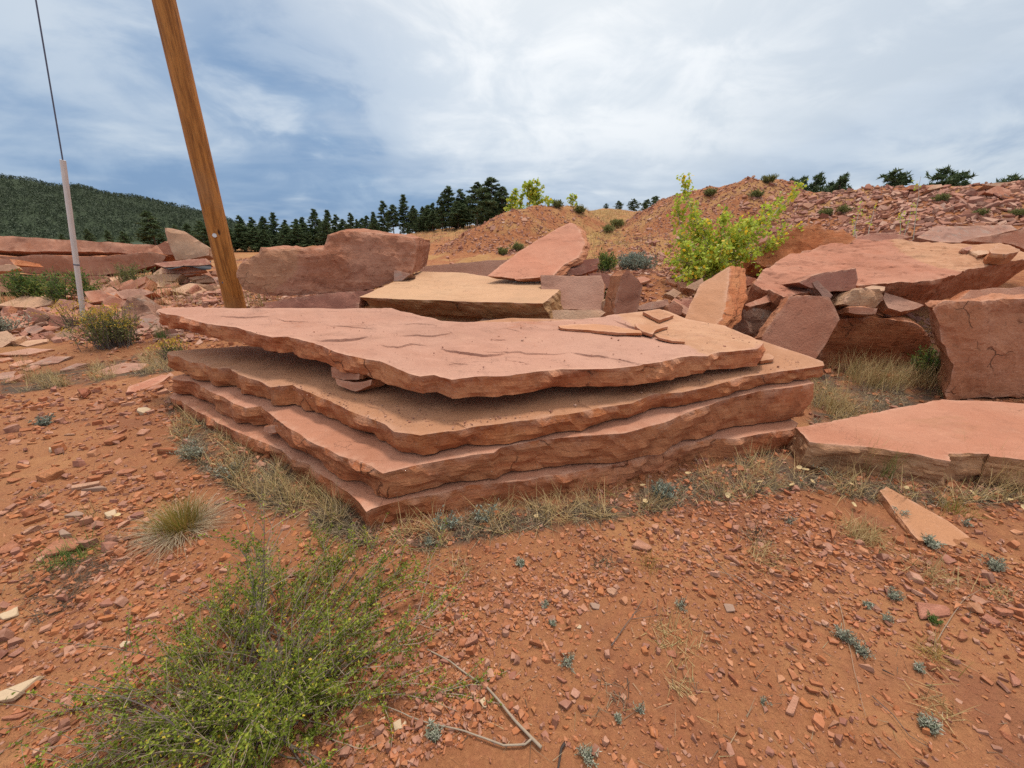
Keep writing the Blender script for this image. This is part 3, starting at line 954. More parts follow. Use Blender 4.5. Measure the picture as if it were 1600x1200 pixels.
    if patch is not None:
        wx = project(V[:, 0], V[:, 1], V[:, 2])
        jt = 4.0 * fbm(V * 6.0, 3)
        pat[:nt] = inpoly(wx[0][:nt] + jt[:nt], wx[1][:nt] + 0.5 * jt[:nt], [p for p in patch[0]]) * patch[1]
    tts = np.repeat(np.arange(K + 1) / K * thick, m_)
    rim = np.concatenate([np.exp(-dd / max(0.015, e * 0.6)), np.exp(-tts / max(0.02, e * 0.8)), [0]])
    base = V[np.argmin(V[:, 2])].copy()
    base[:2] = V[:, :2].mean(0)
    o = mk(name, V, TT, M[mat] if isinstance(mat, str) else mat, attrs={'side': side, 'loc': loc, 'rim': rim, 'patch': pat}, smooth=True, origin=base, sharp=math.radians(16))
    tag(o, label, cat, group, 'thing')
    STONES[label] = (o, [tuple((P0a + r[0] * U + r[1] * Vv)[:2]) for r in ring[::max(1, m_ // 60)]], V)
    return o
def hash_str(s):
    h = 5381
    for c in s: h = (h * 33 + ord(c)) & 0x7fffffff
    return h

# ================================================================== the big stack of four slabs
STK = 'slabs stacked in the foreground'
PL4 = [(572, 798.6, 1.704), (270, 616, 3.4), (1249, 660, 2.72)]
PL3 = [(598, 740, 1.793), (268.7, 589, 3.42), (1272.6, 597.7, 2.78)]
PL2 = [(658.5, 681, 1.926), (262, 552, 3.55), (1288, 570.7, 2.85)]
PL1 = [(*ZS(1380, 417), 2.14), (*ZS(15, 103), 3.72), (*ZT(1313, 226), 2.92)]
s4 = [ZS(*p) for p in [(75, 505), (92, 482), (150, 470), (400, 452)]] + [(520, 580), (800, 560), (1000, 575), (1180, 625)] + \
     [ZT(*p) for p in [(1440, 545), (1468, 562), (1440, 585), (1300, 610), (1200, 630), (1100, 628), (1000, 650), (860, 690), (700, 735), (520, 768), (330, 800), (90, 822)]] + \
     [ZS(*p) for p in [(1300, 955), (1110, 990), (1010, 1020), (985, 1033), (950, 990), (900, 942), (830, 885), (780, 862), (720, 812), (640, 790), (600, 752), (480, 702), (390, 665), (300, 622), (210, 572), (120, 522)]]
stone('stone_slab', 'bottom slab of the four-slab stack, half sunk in dry grass', s4, ZP, 'red', 0.2, plane3=PL4, rough=0.013, side_rough=0.03, taper=0.0, scallop=0.0, slant=0.7, group=STK)
s3 = [ZS(*p) for p in [(82, 420), (95, 405), (140, 396), (400, 380)]] + [(520, 545), (800, 520), (1000, 530), (1180, 570)] + \
     [ZT(*p) for p in [(1500, 378), (1527, 394), (1450, 408), (1300, 430), (1150, 462), (1060, 495), (970, 530), (900, 562), (740, 602), (500, 625), (330, 645), (215, 668), (190, 690), (90, 700)]] + \
     [ZS(*p) for p in [(1300, 808), (1180, 832), (1062, 860), (1000, 822), (940, 798), (860, 772), (760, 722), (700, 690), (640, 652), (560, 592), (500, 547), (430, 556), (380, 535), (330, 512), (240, 470), (180, 432), (120, 424)]]
stone('stone_slab', 'second slab from the bottom of the stack, with slanting broken left edge', s3, ZP, 'red', 0.17, plane3=PL3, down_to=plane_of(PL4), rough=0.013, side_rough=0.03, undercut=0.012, taper=0.0, scallop=0.0, slant=0.9, group=STK)
s2 = [ZS(*p) for p in [(60, 308), (64, 296), (180, 284), (370, 270), (500, 262)]] + [(560, 520), (800, 497), (980, 500)] + \
     [ZT(*p) for p in [(1120, 180), (1300, 216), (1440, 262), (1560, 306), (1568, 322), (1400, 347), (1230, 372), (1120, 402), (980, 437), (870, 442), (760, 477), (600, 502), (500, 520), (360, 542), (300, 547), (80, 582), (0, 594)]] + \
     [ZS(*p) for p in [(1320, 668), (1240, 684), (1110, 664), (1060, 630), (1000, 602), (900, 562), (830, 532), (700, 482), (640, 450), (545, 457), (480, 427), (390, 402), (350, 372), (270, 372), (230, 347), (170, 342), (130, 322)]]
stone('stone_slab', 'second slab from the top of the stack, warm tan top jutting out at right', s2, ZP, 'orange', 0.15, plane3=PL2, down_to=plane_of(PL3), rough=0.013, side_rough=0.03, undercut=0.014, taper=0.0, scallop=0.0, slant=0.9, group=STK,
      cracks=[([ZT(0, 560), ZT(40, 562), ZT(78, 580)], 0.012), ([ZT(540, 455), ZT(548, 480), ZT(600, 498)], 0.01), ([ZS(960, 530), ZS(1060, 575), ZS(1075, 600)], 0.008)])
s1 = [ZS(*p) for p in [(15, 106), (22, 98), (70, 91), (270, 92), (700, 93), (1110, 95), (1220, 124), (1330, 150), (1480, 156)]] + \
     [ZT(*p) for p in [(0, 142), (120, 140), (350, 137), (560, 130), (705, 108), (860, 90), (900, 92), (990, 128), (1060, 142), (1150, 155), (1230, 190), (1313, 226), (1290, 250), (1190, 260), (1100, 270), (1080, 284), (1010, 285), (950, 296), (870, 315), (790, 325), (700, 331), (560, 333), (450, 336), (340, 350), (230, 361), (120, 366), (10, 376)]] + \
     [ZS(*p) for p in [(1380, 417), (1300, 396), (1240, 406), (1180, 390), (1110, 362), (1040, 336), (930, 312), (830, 291), (780, 262), (740, 251), (620, 223), (550, 226), (490, 211), (380, 181), (300, 172), (230, 161), (170, 140), (110, 126), (60, 121)]]
CR1 = [([ZS(310, 128), ZS(420, 133), ZS(540, 130)], 0.014), ([ZS(565, 143), ZS(640, 152), ZS(720, 158)], 0.008), ([ZS(790, 170), ZS(900, 180), ZS(1030, 190)], 0.008), ([ZS(1140, 216), ZS(1290, 220), ZS(1390, 204)], 0.012),
       ([ZS(755, 244), ZS(860, 236), ZS(985, 226)], 0.02), ([ZS(1050, 255), ZS(1130, 268), ZS(1200, 255), ZS(1260, 258)], 0.012), ([ZS(1335, 280), ZS(1440, 296), ZS(1520, 305), ZS(1640, 292)], 0.018), ([ZT(150, 262), ZT(300, 262), ZT(420, 272), ZT(500, 264)], 0.010), ([ZT(520, 264), ZT(600, 275), ZT(675, 282)], 0.014),
       ([ZT(250, 296), ZT(300, 305), ZT(345, 318)], 0.008), ([ZT(660, 282), ZT(740, 300), ZT(800, 318)], 0.008), ([ZT(180, 211), ZT(245, 212)], 0.009), ([ZT(240, 165), ZT(270, 170), ZT(305, 182)], 0.006), ([ZT(0, 182), ZT(25, 184)], 0.01), ([ZT(700, 134), ZT(770, 160), ZT(860, 195), ZT(980, 232)], 0.02), ([ZS(1340, 345), ZS(1400, 340), ZS(1460, 350)], 0.006), ([ZS(1100, 165), ZS(1200, 160), ZS(1320, 170)], 0.006)]
stone('stone_slab', 'large cracked pink slab lying on top of the stack', s1, ZP, 'pink', 0.135, plane3=PL1, rough=0.013, side_rough=0.03, undercut=0.01, taper=0.02, relief=0.006, scallop=0.0, slant=0.8, e=0.026, cracks=CR1, group=STK, patch=([ZT(*p) for p in [(690, 95), (770, 160), (860, 195), (985, 232), (1110, 300), (1340, 230), (1150, 145), (880, 75)]], 0.75))
S1P = STONES['large cracked pink slab lying on top of the stack']
_a, _b, _c = [at(*p) for p in PL1]
N1 = (_b - _a).cross(_c - _a).normalized()
if N1.z < 0: N1 = -N1
def on1(lift): return (tuple(_a + N1 * lift), tuple(N1))
# spacer stones between slabs
stone('spacer_stone', 'upper of two small spacer stones propping the top slab', [(822, 366), (920, 372), (955, 400), (950, 425), (880, 425), (826, 415)], ZS, 'red', 0.16, Y=2.56, yaw=-28, lean=12, cat='stone', rough=0.005)
stone('spacer_stone', 'lower of two small spacer stones propping the top slab', [(838, 420), (930, 436), (1010, 425), (1005, 450), (935, 478), (850, 452)], ZS, 'red', 0.2, Y=2.52, yaw=-22, lean=12, cat='stone', rough=0.005)
stone('spacer_stone', 'wedge stone poking out between the two lowest slabs', [(512, 640), (580, 632), (600, 662), (540, 672), (510, 664)], ZS, 'red', 0.2, Y=2.5, yaw=-35, lean=15, cat='stone', rough=0.005)
# thin sheets flaked off the top slab
FL = 'thin flakes lying on the top slab'
stone('stone_flake', 'long thin stone sliver lying on the top slab', [(458, 156), (520, 152), (600, 150), (700, 160), (800, 176), (808, 186), (700, 186), (560, 172), (470, 166)], ZT, 'orange', 0.022, world=on1(0.026), rough=0.006, side_rough=0.004, cat='stone flake', group=FL, e=0.02)
stone('stone_flake', 'four-sided chip farthest back on the top slab', [(812, 99), (880, 86), (942, 112), (880, 133)], ZT, 'orange', 0.03, world=on1(0.034), rough=0.006, side_rough=0.004, cat='stone flake', group=FL, e=0.02)
stone('stone_flake', 'notched flake between the sliver and the chip on the top slab', [(782, 150), (800, 148), (850, 155), (915, 152), (916, 160), (870, 172), (852, 192), (812, 180), (790, 165)], ZT, 'orange', 0.024, world=on1(0.028), rough=0.006, side_rough=0.004, cat='stone flake', group=FL, e=0.02)
stone('stone_flake', 'narrow curved flake nearest the right corner of the top slab', [(862, 194), (880, 192), (930, 206), (985, 214), (988, 224), (935, 220), (880, 208)], ZT, 'orange', 0.018, world=on1(0.022), rough=0.005, side_rough=0.003, cat='stone flake', group=FL, e=0.02)
stone('stone_flake', 'small flat chip on the jutting right end of the stack', [(1268, 296), (1300, 280), (1335, 270), (1357, 288), (1352, 296), (1300, 304)], ZT, 'orange', 0.026, plane3=None, world=(tuple(plane_of(PL2)[0] + plane_of(PL2)[1] * 0.03), tuple(plane_of(PL2)[1])), rough=0.005, side_rough=0.003, cat='stone flake', e=0.02)

# ================================================================== slabs right of the stack
stone('stone_slab', 'big low pink slab with broken front lying right of the stack', [(275, 505), (420, 478), (620, 440), (800, 402), (970, 372), (1180, 380), (1420, 396), (1560, 420), (1560, 700), (1350, 652), (1195, 642), (1185, 628), (1095, 626), (1012, 628), (1000, 663), (860, 632), (640, 600), (480, 585), (345, 570)], ZE, 'slab_brown', 0.22, world=((0, 2.6, 0.2), (0, 0, 1)), rough=0.012, side_rough=0.03, taper=0.02)
stone('stone_slab', 'long pointed orange shard lying on the soil at right', [(672, 800), (705, 782), (760, 812), (900, 890), (1000, 945), (1168, 1072), (1100, 1072), (960, 1046), (850, 1030), (760, 920)], ZE, 'shard', 0.05, world=((0, 0, 0.045), (0.10, -0.12, 1)), rough=0.006, side_rough=0.006, e=0.015)
stone('stone_block', 'tall rough orange block at the right edge of the picture', [(1075, 805), (1100, 775), (1130, 760), (1350, 748), (1543, 742), (1700, 740), (1700, 1260), (1130, 1290), (1150, 1190), (1165, 1105), (1130, 1040), (1110, 980), (1090, 890)], ZD, 'block', 0.8, Y=3.5, yaw=6, lean=6, anchor=(1100, 1150), ext=(0.62, 0.75, -0.05), rough=0.022, side_rough=0.04, rugged=True, relief=0.02, rnd=0.004, bulge=0.0, cat='stone block')
stone('stone_slab', 'slab lying behind the tall orange block at right', [(1190, 745), (1250, 692), (1400, 686), (1680, 676), (1680, 750), (1400, 752)], ZD, 'red', 0.3, Y=4.6, lean=35, rough=0.015)
stone('stone_slab', 'smooth red slab standing on edge behind the stack at right', [(290, 725), (400, 728), (500, 736), (530, 790), (556, 856), (500, 960), (430, 1062), (330, 1100), (150, 1010), (140, 948), (220, 830)], ZD, 'rose', 0.14, Y=4.25, yaw=4, lean=24, anchor=(400, 1000), rough=0.012, relief=0.006)
stone('stone_block', 'long dark orange block in shadow above the tall grass', [(430, 1080), (480, 960), (552, 842), (700, 842), (830, 850), (960, 872), (1012, 908), (1035, 960), (1040, 1060), (1000, 1140), (700, 1150), (430, 1140)], ZD, 'red', 0.6, Y=4.75, yaw=-4, lean=-6, anchor=(700, 1080), rough=0.022, side_rough=0.04, rugged=True, relief=0.02, rnd=0.004, bulge=0.0, cat='stone block')
stone('stone_block', 'dark rounded block wedged behind the standing red slab', [(55, 800), (150, 800), (245, 812), (230, 900), (150, 975), (60, 930)], ZD, 'grey', 0.5, Y=4.75, yaw=12, lean=20, rough=0.03, rugged=True, relief=0.03, rnd=0.012, bulge=0.0, cat='stone block')
stone('stone_slab', 'leaning orange slab standing upright behind the stack', [(1120, 960), (1140, 872), (1180, 785), (1225, 692), (1300, 640), (1386, 590), (1378, 700), (1366, 810), (1340, 885), (1275, 960)], ZC, 'orange', 0.34, plane3=[(1140, 872, 4.3), (1386, 590, 5.15), (1275, 930, 4.05)], ext=tuple(Vector((0.30, 0.17, -0.035))), rough=0.012, side_rough=0.03, taper=0.0, relief=0.008)
# huge tilted slab and neighbours
stone('stone_slab', 'huge tilted pink slab with dark underside, largest at right', [(92, 655), (130, 610), (180, 570), (250, 525), (330, 490), (480, 452), (640, 420), (820, 424), (1000, 430), (1230, 437), (1420, 440), (1490, 460), (1560, 500), (1600, 515), (1480, 535), (1330, 560), (1240, 585), (1150, 618), (1050, 636), (950, 640), (800, 655), (650, 664), (560, 650), (400, 690), (250, 720)], ZD, 'rose', 0.36, plane3=[(120, 640, 5.3), (900, 645, 4.95), (1230, 437, 6.7)], ext=(0.05, 0.34, -0.5), rough=0.025, side_rough=0.05, taper=0.05, relief=0.035, rnd=0.01, patch=([ZD(*p) for p in [(820, 400), (860, 470), (930, 520), (1080, 575), (1240, 600), (1620, 530), (1420, 420)]], 0.75))
stone('boulder', 'rounded orange-brown slab end rising beside the young aspen', [(75, 503), (110, 452), (200, 412), (260, 385), (330, 356), (400, 342), (460, 335), (490, 362), (540, 368), (580, 365), (640, 420), (560, 480), (300, 540), (150, 572), (108, 548)], ZD, 'orange', 0.7, Y=7.2, yaw=-12, lean=32, rough=0.022, side_rough=0.04, rugged=True, relief=0.02, rnd=0.004, bulge=0.0, cat='boulder')
stone('stone_slab', 'flat mauve slab at the back right below the rubble ridge', [(965, 415), (1060, 356), (1280, 350), (1480, 350), (1510, 372), (1360, 405), (1240, 440), (1100, 440)], ZD, 'grey', 0.3, Y=8.6, lean=58, rough=0.02)
stone('stone_slab', 'dark edged slab cut by the right edge below the rubble ridge', [(1220, 432), (1330, 405), (1450, 388), (1543, 372), (1700, 360), (1700, 520), (1560, 485), (1470, 448)], ZD, 'rose', 0.4, Y=7.6, lean=30, yaw=-8, rough=0.02)
stone('stone_slab', 'thin dark slab behind the crest of the huge tilted slab', [(630, 425), (700, 397), (850, 390), (940, 416), (820, 440)], ZD, 'maroon', 0.3, Y=7.9, lean=40, rough=0.02)
def onD2(lift):
    a, b, c = at(*ZD(120, 640), 5.3), at(*ZD(900, 645), 4.95), at(*ZD(1230, 437), 6.7)
    n = (b - a).cross(c - a).normalized()
    if n.z < 0: n = -n
    return (tuple(a + n * lift), tuple(n))
stone('loose_stone', 'smallest of three loose stones on the huge tilted slab', [(1213, 470), (1262, 458), (1264, 474), (1240, 486)], ZD, 'maroon', 0.07, world=onD2(0.07), cat='stone', rough=0.01)
stone('loose_stone', 'flat pale stone in the middle on the huge tilted slab', [(1258, 490), (1300, 484), (1345, 484), (1362, 498), (1300, 510)], ZD, 'buff', 0.06, world=onD2(0.06), cat='stone', rough=0.01)
stone('loose_stone', 'orange wedge stone rightmost on the huge tilted slab', [(1360, 482), (1410, 450), (1470, 462), (1518, 490), (1450, 506), (1372, 500)], ZD, 'orange', 0.14, world=onD2(0.13), cat='stone', rough=0.012)
stone('stone_slab', 'dark wedge stone leaning on the front of the huge tilted slab', [(335, 660), (400, 625), (480, 598), (560, 590), (645, 576), (652, 640), (640, 695), (500, 708), (400, 690)], ZD, 'maroon', 0.3, Y=4.85, yaw=10, lean=12, rough=0.015, relief=0.01)
stone('stone_slab', 'thin slab bridging the rubble left of the dark wedge stone', [(50, 780), (130, 740), (290, 668), (298, 700), (290, 735), (180, 762), (80, 788)], ZD, 'rose', 0.09, Y=4.9, lean=55, yaw=10, rough=0.012)
stone('stone_block', 'small blocky stone topped by a flat one above the shadowed block', [(580, 772), (600, 730), (640, 686), (720, 690), (772, 694), (802, 750), (770, 790), (680, 795)], ZD, 'buff', 0.3, Y=4.7, yaw=8, lean=18, rough=0.012, rugged=True, relief=0.02, rnd=0.012, cat='stone block')
stone('stone_block', 'low brick-shaped stone at the foot of the small blocky stone', [(603, 790), (680, 788), (762, 796), (752, 826), (660, 826), (606, 820)], ZD, 'rose', 0.24, Y=4.6, lean=20, rough=0.008, cat='stone block')
stone('stone_slab', 'pointed flat slab lying right of the small blocky stone', [(795, 712), (860, 730), (1008, 776), (950, 800), (880, 812), (812, 792), (790, 750)], ZD, 'pink', 0.1, Y=4.85, lean=52, rough=0.012)
stone('stone_slab', 'flat chip resting on top of the small blocky stone', [(690, 684), (730, 672), (800, 678), (798, 700), (740, 706)], ZD, 'buff', 0.06, Y=4.85, lean=62, rough=0.008)
stone('stone_slab', 'small upright chip leaning left of the dark wedge stone', [(412, 660), (440, 650), (520, 730), (505, 745), (470, 740)], ZD, 'grey', 0.12, Y=4.75, lean=20, rough=0.01)

# ================================================================== stones behind the stack, middle
stone('stone_slab', 'pale tan slab lying flat just behind the stack', [ZB(*p) for p in [(750, 762), (850, 718), (960, 670), (1090, 620), (1200, 622), (1330, 625), (1470, 648)]] + [ZC(*p) for p in [(100, 636), (330, 620), (380, 665), (440, 722), (390, 765), (348, 796), (200, 794), (0, 790)]] + [ZB(*p) for p in [(1300, 783), (1150, 776), (950, 770)]],
      ZP, 'tan', 0.22, plane3=[(561, 464, 5.0), (849, 473.5, 4.72), (700, 425, 7.0)], rough=0.012, side_rough=0.03, taper=0.04, relief=0.005, ext=(0.12, 0.14, -0.22))
stone('stone_block', 'brown block in shadow carrying the front of the tan slab', [(830, 778), (1100, 790), (1440, 800), (1500, 832), (1450, 900), (1200, 900), (950, 860)], ZB, 'tan', 0.4, Y=5.12, lean=4, rugged=True, relief=0.015, rough=0.015, cat='stone block')
stone('boulder', 'massive red-brown boulder beside the wooden pole', [(58, 622), (80, 580), (120, 545), (190, 522), (200, 490), (350, 490), (535, 493), (560, 442), (570, 412), (660, 396), (850, 400), (1000, 414), (1055, 430), (1063, 470), (1056, 560), (1042, 630), (960, 650), (940, 676), (800, 722), (600, 745), (400, 752), (200, 752), (100, 724), (60, 665)], ZB, 'boulder', 1.1, Y=6.3, yaw=5, lean=14, ext=(0.1, 1.1, 0.0), rough=0.02, side_rough=0.04, rugged=True, relief=0.03, rnd=0.03, patch=([ZB(*p) for p in [(40, 622), (190, 500), (420, 480), (400, 640), (250, 745), (100, 740)]], 0.5), bulge=0.0, cat='boulder')
stone('stone_slab', 'low maroon slab under the massive boulder', [(215, 790), (400, 757), (600, 742), (800, 722), (850, 722), (760, 765), (745, 850), (240, 860)], ZB, 'maroon', 0.9, Y=6.0, lean=25, rough=0.02, relief=0.02)
stone('stone_block', 'small dark chip beside the right foot of the massive boulder', [(945, 612), (965, 612), (1040, 630), (990, 668), (945, 672)], ZB, 'grey', 0.4, Y=6.1, lean=15, rough=0.01, cat='stone block')
stone('stone_slab', 'long grey-pink slab edge behind the tan slab', [(1085, 592), (1300, 572), (1552, 554), (1640, 556), (1600, 640), (1450, 650), (1090, 620)], ZB, 'pink', 0.6, Y=8.2, lean=28, yaw=-6, rough=0.015)
stone('stone_slab', 'large smooth pink slab tilted up to a point, centre', [(40, 642), (170, 545), (300, 455), (400, 398), (500, 346), (530, 358), (548, 384), (562, 425), (582, 460), (566, 505), (540, 545), (470, 580), (405, 645), (200, 660)], ZC, 'rose', 0.17, plane3=[(40, 642, 6.0), (500, 346, 7.9), (405, 645, 5.9)], rough=0.016, side_rough=0.03, relief=0.006, ext=(0.13, 0.1, -0.06))
stone('stone_slab', 'square pink slab leaning beside the tan slab', [(340, 640), (520, 645), (675, 640), (690, 700), (684, 800), (676, 838), (520, 832), (300, 815), (340, 720)], ZC, 'pink', 0.13, Y=5.5, lean=38, yaw=-3, rough=0.01)
stone('stone_slab', 'thin pale slab under the square pink slab', [(5, 895), (40, 845), (90, 832), (300, 826), (500, 834), (662, 832), (690, 845), (655, 884), (400, 890), (100, 905)], ZC, 'buff', 0.25, Y=4.95, lean=35, rough=0.015)
stone('stone_block', 'dark broken chunk sticking out behind the square pink slab', [(600, 632), (690, 628), (770, 655), (775, 688), (700, 712), (680, 680)], ZC, 'maroon', 0.35, Y=6.0, lean=20, rough=0.02, cat='stone block')
stone('stone_slab', 'upper plank-like stone beside the tilted pink slab', [(490, 585), (580, 552), (662, 545), (662, 572), (600, 592), (500, 602)], ZC, 'maroon', 0.4, Y=6.5, lean=12, rough=0.008)
stone('stone_slab', 'middle plank-like stone beside the tilted pink slab', [(490, 604), (598, 592), (655, 582), (655, 606), (560, 638), (488, 640)], ZC, 'maroon', 0.4, Y=6.35, lean=12, rough=0.008)
stone('stone_slab', 'narrow maroon slab standing on end in the middle', [(815, 612), (850, 635), (880, 662), (905, 702), (888, 770), (868, 870), (750, 880), (748, 800), (770, 720), (790, 645)], ZC, 'rose', 0.2, Y=5.15, yaw=-14, lean=14, ext=(-0.12, 0.16, -0.03), rough=0.012, relief=0.01)
stone('stone_block', 'stub of stone left of the narrow standing maroon slab', [(684, 785), (720, 770), (752, 772), (750, 860), (680, 862)], ZC, 'buff', 0.25, Y=5.3, lean=12, rough=0.012, cat='stone block')
stone('stone_slab', 'grey flat stone between the standing maroon and leaning orange slabs', [(872, 810), (940, 790), (1040, 780), (1045, 805), (980, 828), (880, 834)], ZC, 'grey', 0.15, Y=5.2, lean=42, rough=0.012)
stone('stone_slab', 'small pinkish upright stone beside the leaning orange slab', [(1040, 810), (1075, 780), (1125, 815), (1120, 862), (1050, 862)], ZC, 'rose', 0.15, Y=4.9, lean=25, rough=0.012)
stone('stone_slab', 'tan flat stone in the rubble below the aspen', [(1030, 740), (1070, 712), (1115, 735), (1080, 760)], ZC, 'buff', 0.12, Y=5.6, lean=40, rough=0.012)
stone('stone_slab', 'pale wedge stone propped at the left of the leaning orange slab', [(1140, 712), (1180, 680), (1232, 652), (1236, 672), (1190, 720)], ZC, 'buff', 0.2, Y=5.4, lean=35, rough=0.012)
stone('boulder', 'rough stone behind the top of the leaning orange slab', [(1450, 640), (1490, 640), (1535, 650), (1530, 680), (1470, 700)], ZC, 'rose', 0.3, Y=5.7, lean=20, rough=0.02, cat='boulder')

# ================================================================== stones at left
stone('stone_slab', 'long brown slab on top of the far left pile', [(-160, 448), (35, 460), (150, 468), (350, 480), (540, 490), (690, 498), (738, 520), (735, 540), (640, 532), (400, 526), (180, 522), (60, 522), (-160, 512)], ZA, 'red', 1.3, Y=10.5, lean=30, yaw=2, rough=0.02, relief=0.03, rnd=0.004)
stone('stone_slab', 'thick orange slab second in the far left pile', [(-160, 530), (60, 548), (130, 541), (430, 546), (650, 530), (705, 548), (690, 580), (540, 612), (450, 624), (130, 624), (80, 616), (-160, 575)], ZA, 'red', 1.4, Y=10.2, lean=6, rough=0.02, side_rough=0.05, relief=0.03, rnd=0.004)
stone('stone_slab', 'lowest shadowed slab in the far left pile', [(-160, 610), (100, 632), (440, 632), (500, 650), (480, 690), (100, 700), (-160, 690)], ZA, 'maroon', 1.4, Y=10.0, lean=6, rough=0.03)
stone('stone_slab', 'pale thin slab at the left edge under the far pile', [(-120, 590), (60, 584), (76, 600), (40, 609), (-120, 618)], ZA, 'buff', 0.1, Y=8.8, lean=30, rough=0.015)
stone('stone_block', 'brown block at the left edge above the pale thin slab', [(-120, 556), (40, 559), (62, 584), (20, 590), (-120, 594)], ZA, 'red', 0.6, Y=9.2, lean=10, rough=0.02, cat='stone block')
stone('stone_block', 'orange block at the left edge below the pale thin slab', [(-120, 650), (60, 652), (98, 658), (106, 692), (40, 700), (-120, 710)], ZA, 'red', 0.7, Y=8.4, lean=10, rough=0.02, cat='stone block')
stone('stone_slab', 'pale triangular slab standing up left of the wooden pole', [(695, 420), (735, 424), (780, 435), (830, 465), (888, 506), (886, 540), (800, 558), (745, 558), (715, 482)], ZA, 'buff', 0.35, Y=10.0, yaw=10, lean=22, rough=0.02, relief=0.03, rnd=0.03)
stone('stone_slab', 'small stone at the right end of the far left pile', [(670, 500), (700, 484), (740, 500), (742, 540), (700, 540)], ZA, 'rose', 0.4, Y=10.2, lean=20, rough=0.02)
stone('stone_block', 'long tan block among the flat stones left of the pole', [(560, 700), (620, 680), (740, 672), (850, 662), (908, 668), (916, 692), (880, 742), (820, 765), (700, 770), (610, 740)], ZA, 'buff', 0.8, Y=8.6, lean=15, rough=0.02, rugged=True, relief=0.03, rnd=0.012, cat='stone block')
stone('stone_slab', 'flat buff slab lying on the long tan block', [(618, 628), (700, 624), (772, 626), (742, 652), (620, 660)], ZA, 'buff', 0.3, Y=9.1, lean=28, rough=0.02)
FLP = [((690, 600), (860, 592), (870, 606), (760, 622), (690, 618)), ((770, 612), (830, 598), (850, 620), (790, 632)), ((858, 700), (960, 684), (975, 698), (880, 706)), ((828, 640), (905, 636), (915, 654), (840, 658)),
       ((890, 610), (948, 602), (955, 622), (900, 626)), ((920, 650), (945, 632), (968, 680), (940, 676)), ((690, 660), (800, 645), (800, 660), (700, 672)), ((925, 712), (945, 700), (1045, 755), (1040, 770), (985, 765)),
       ((1030, 750), (1075, 732), (1082, 760), (1050, 768)), ((850, 765), (920, 730), (930, 742), (880, 768)), ((655, 575), (800, 560), (880, 556), (900, 580), (700, 592)), ((800, 640), (870, 622), (900, 634), (820, 646)), ((900, 760), (950, 742), (960, 768), (905, 770))]
FLN = ['long flat stone behind the stones left of the pole', 'small square stone left of the pole', 'thin dark plate just left of the pole foot', 'flat plate between the block and the pole',
       'small plate high beside the pole', 'tilted plate touching the pole', 'flat plate on the long tan block', 'plank of stone fallen at the pole foot', 'small wedge at the right of the pole foot', 'thin plate sloping towards the pole foot',
       'dark plate under the black plastic sheet', 'narrow plate in the middle of the stones by the pole', 'pale plate lowest at the pole foot']
for k, (pl, lb) in enumerate(zip(FLP, FLN)):
    stone('flat_stone', lb, pl, ZA, ['rose', 'pink', 'maroon', 'buff'][k % 4], 0.11, Y=(8.4 if pl[0][1] > 690 else 9.2), lean=34 + 7 * (k % 3), yaw=-10 + 7 * (k % 4), rough=0.015, cat='flat stone', group='flat stones heaped by the pole')
stone('stone_slab', 'dark maroon slab leaning at the left below the white guy guard', [(118, 760), (200, 784), (300, 815), (288, 850), (240, 885), (180, 925), (90, 925), (98, 840)], ZA, 'maroon', 0.16, Y=6.4, yaw=-8, lean=30, rough=0.015)
stone('stone_slab', 'pale triangular slab leaning against the dark maroon slab', [(275, 850), (300, 870), (330, 932), (342, 992), (250, 980), (188, 925), (230, 880)], ZA, 'buff', 0.22, Y=5.75, yaw=8, lean=26, rough=0.015, relief=0.012)
stone('stone_slab', 'reddish flat slab at the left edge below the maroon slab', [(-60, 930), (60, 912), (150, 908), (170, 965), (100, 1000), (-60, 1040)], ZA, 'pink', 0.12, Y=5.5, lean=62, rough=0.012)
stone('stone_slab', 'broad flat slab at the left edge with a thin one under it', [(-60, 1050), (100, 1015), (218, 978), (236, 1008), (225, 1035), (100, 1055), (-60, 1090)], ZA, 'pink', 0.08, Y=5.1, lean=72, rough=0.012)
stone('stone_slab', 'thin tan slab lowest of the flat slabs at the left edge', [(-60, 1085), (50, 1055), (235, 1022), (240, 1042), (90, 1092), (0, 1112), (-60, 1112)], ZA, 'tan', 0.07, Y=4.95, lean=78, rough=0.012)
stone('stone_slab', 'small maroon slab right of the flat slabs at the left edge', [(212, 1000), (235, 960), (322, 1008), (300, 1028), (250, 1036)], ZA, 'rose', 0.1, Y=5.25, lean=50, rough=0.012)
stone('stone_block', 'triangular mauve block speckled with lichen behind the yellow bush', [(590, 708), (640, 780), (695, 880), (690, 905), (560, 900), (480, 830), (500, 780), (545, 722)], ZA, 'grey', 0.5, Y=6.6, yaw=6, lean=30, rough=0.02, rugged=True, relief=0.03, rnd=0.012, cat='stone block')
stone('stone_slab', 'flat red slab lying just right of the white guy guard', [(358, 697), (430, 690), (482, 720), (440, 735), (385, 742)], ZA, 'rose', 0.12, Y=7.6, lean=45, rough=0.015)
stone('stone_slab', 'tilted red slab just left of the white guy guard', [(262, 792), (320, 752), (372, 740), (390, 760), (330, 795), (280, 808)], ZA, 'rose', 0.14, Y=7.0, lean=45, rough=0.015)
stone('stone_slab', 'broken slab between the guy guard and the mauve block', [(438, 735), (470, 712), (540, 736), (510, 772), (470, 780), (440, 762)], ZA, 'rose', 0.2, Y=7.1, lean=34, rough=0.015)
stone('stone_slab', 'red block at the foot of the white guy guard', [(376, 770), (430, 752), (480, 770), (502, 800), (450, 830), (395, 825)], ZA, 'red', 0.35, Y=6.8, lean=25, rough=0.015)
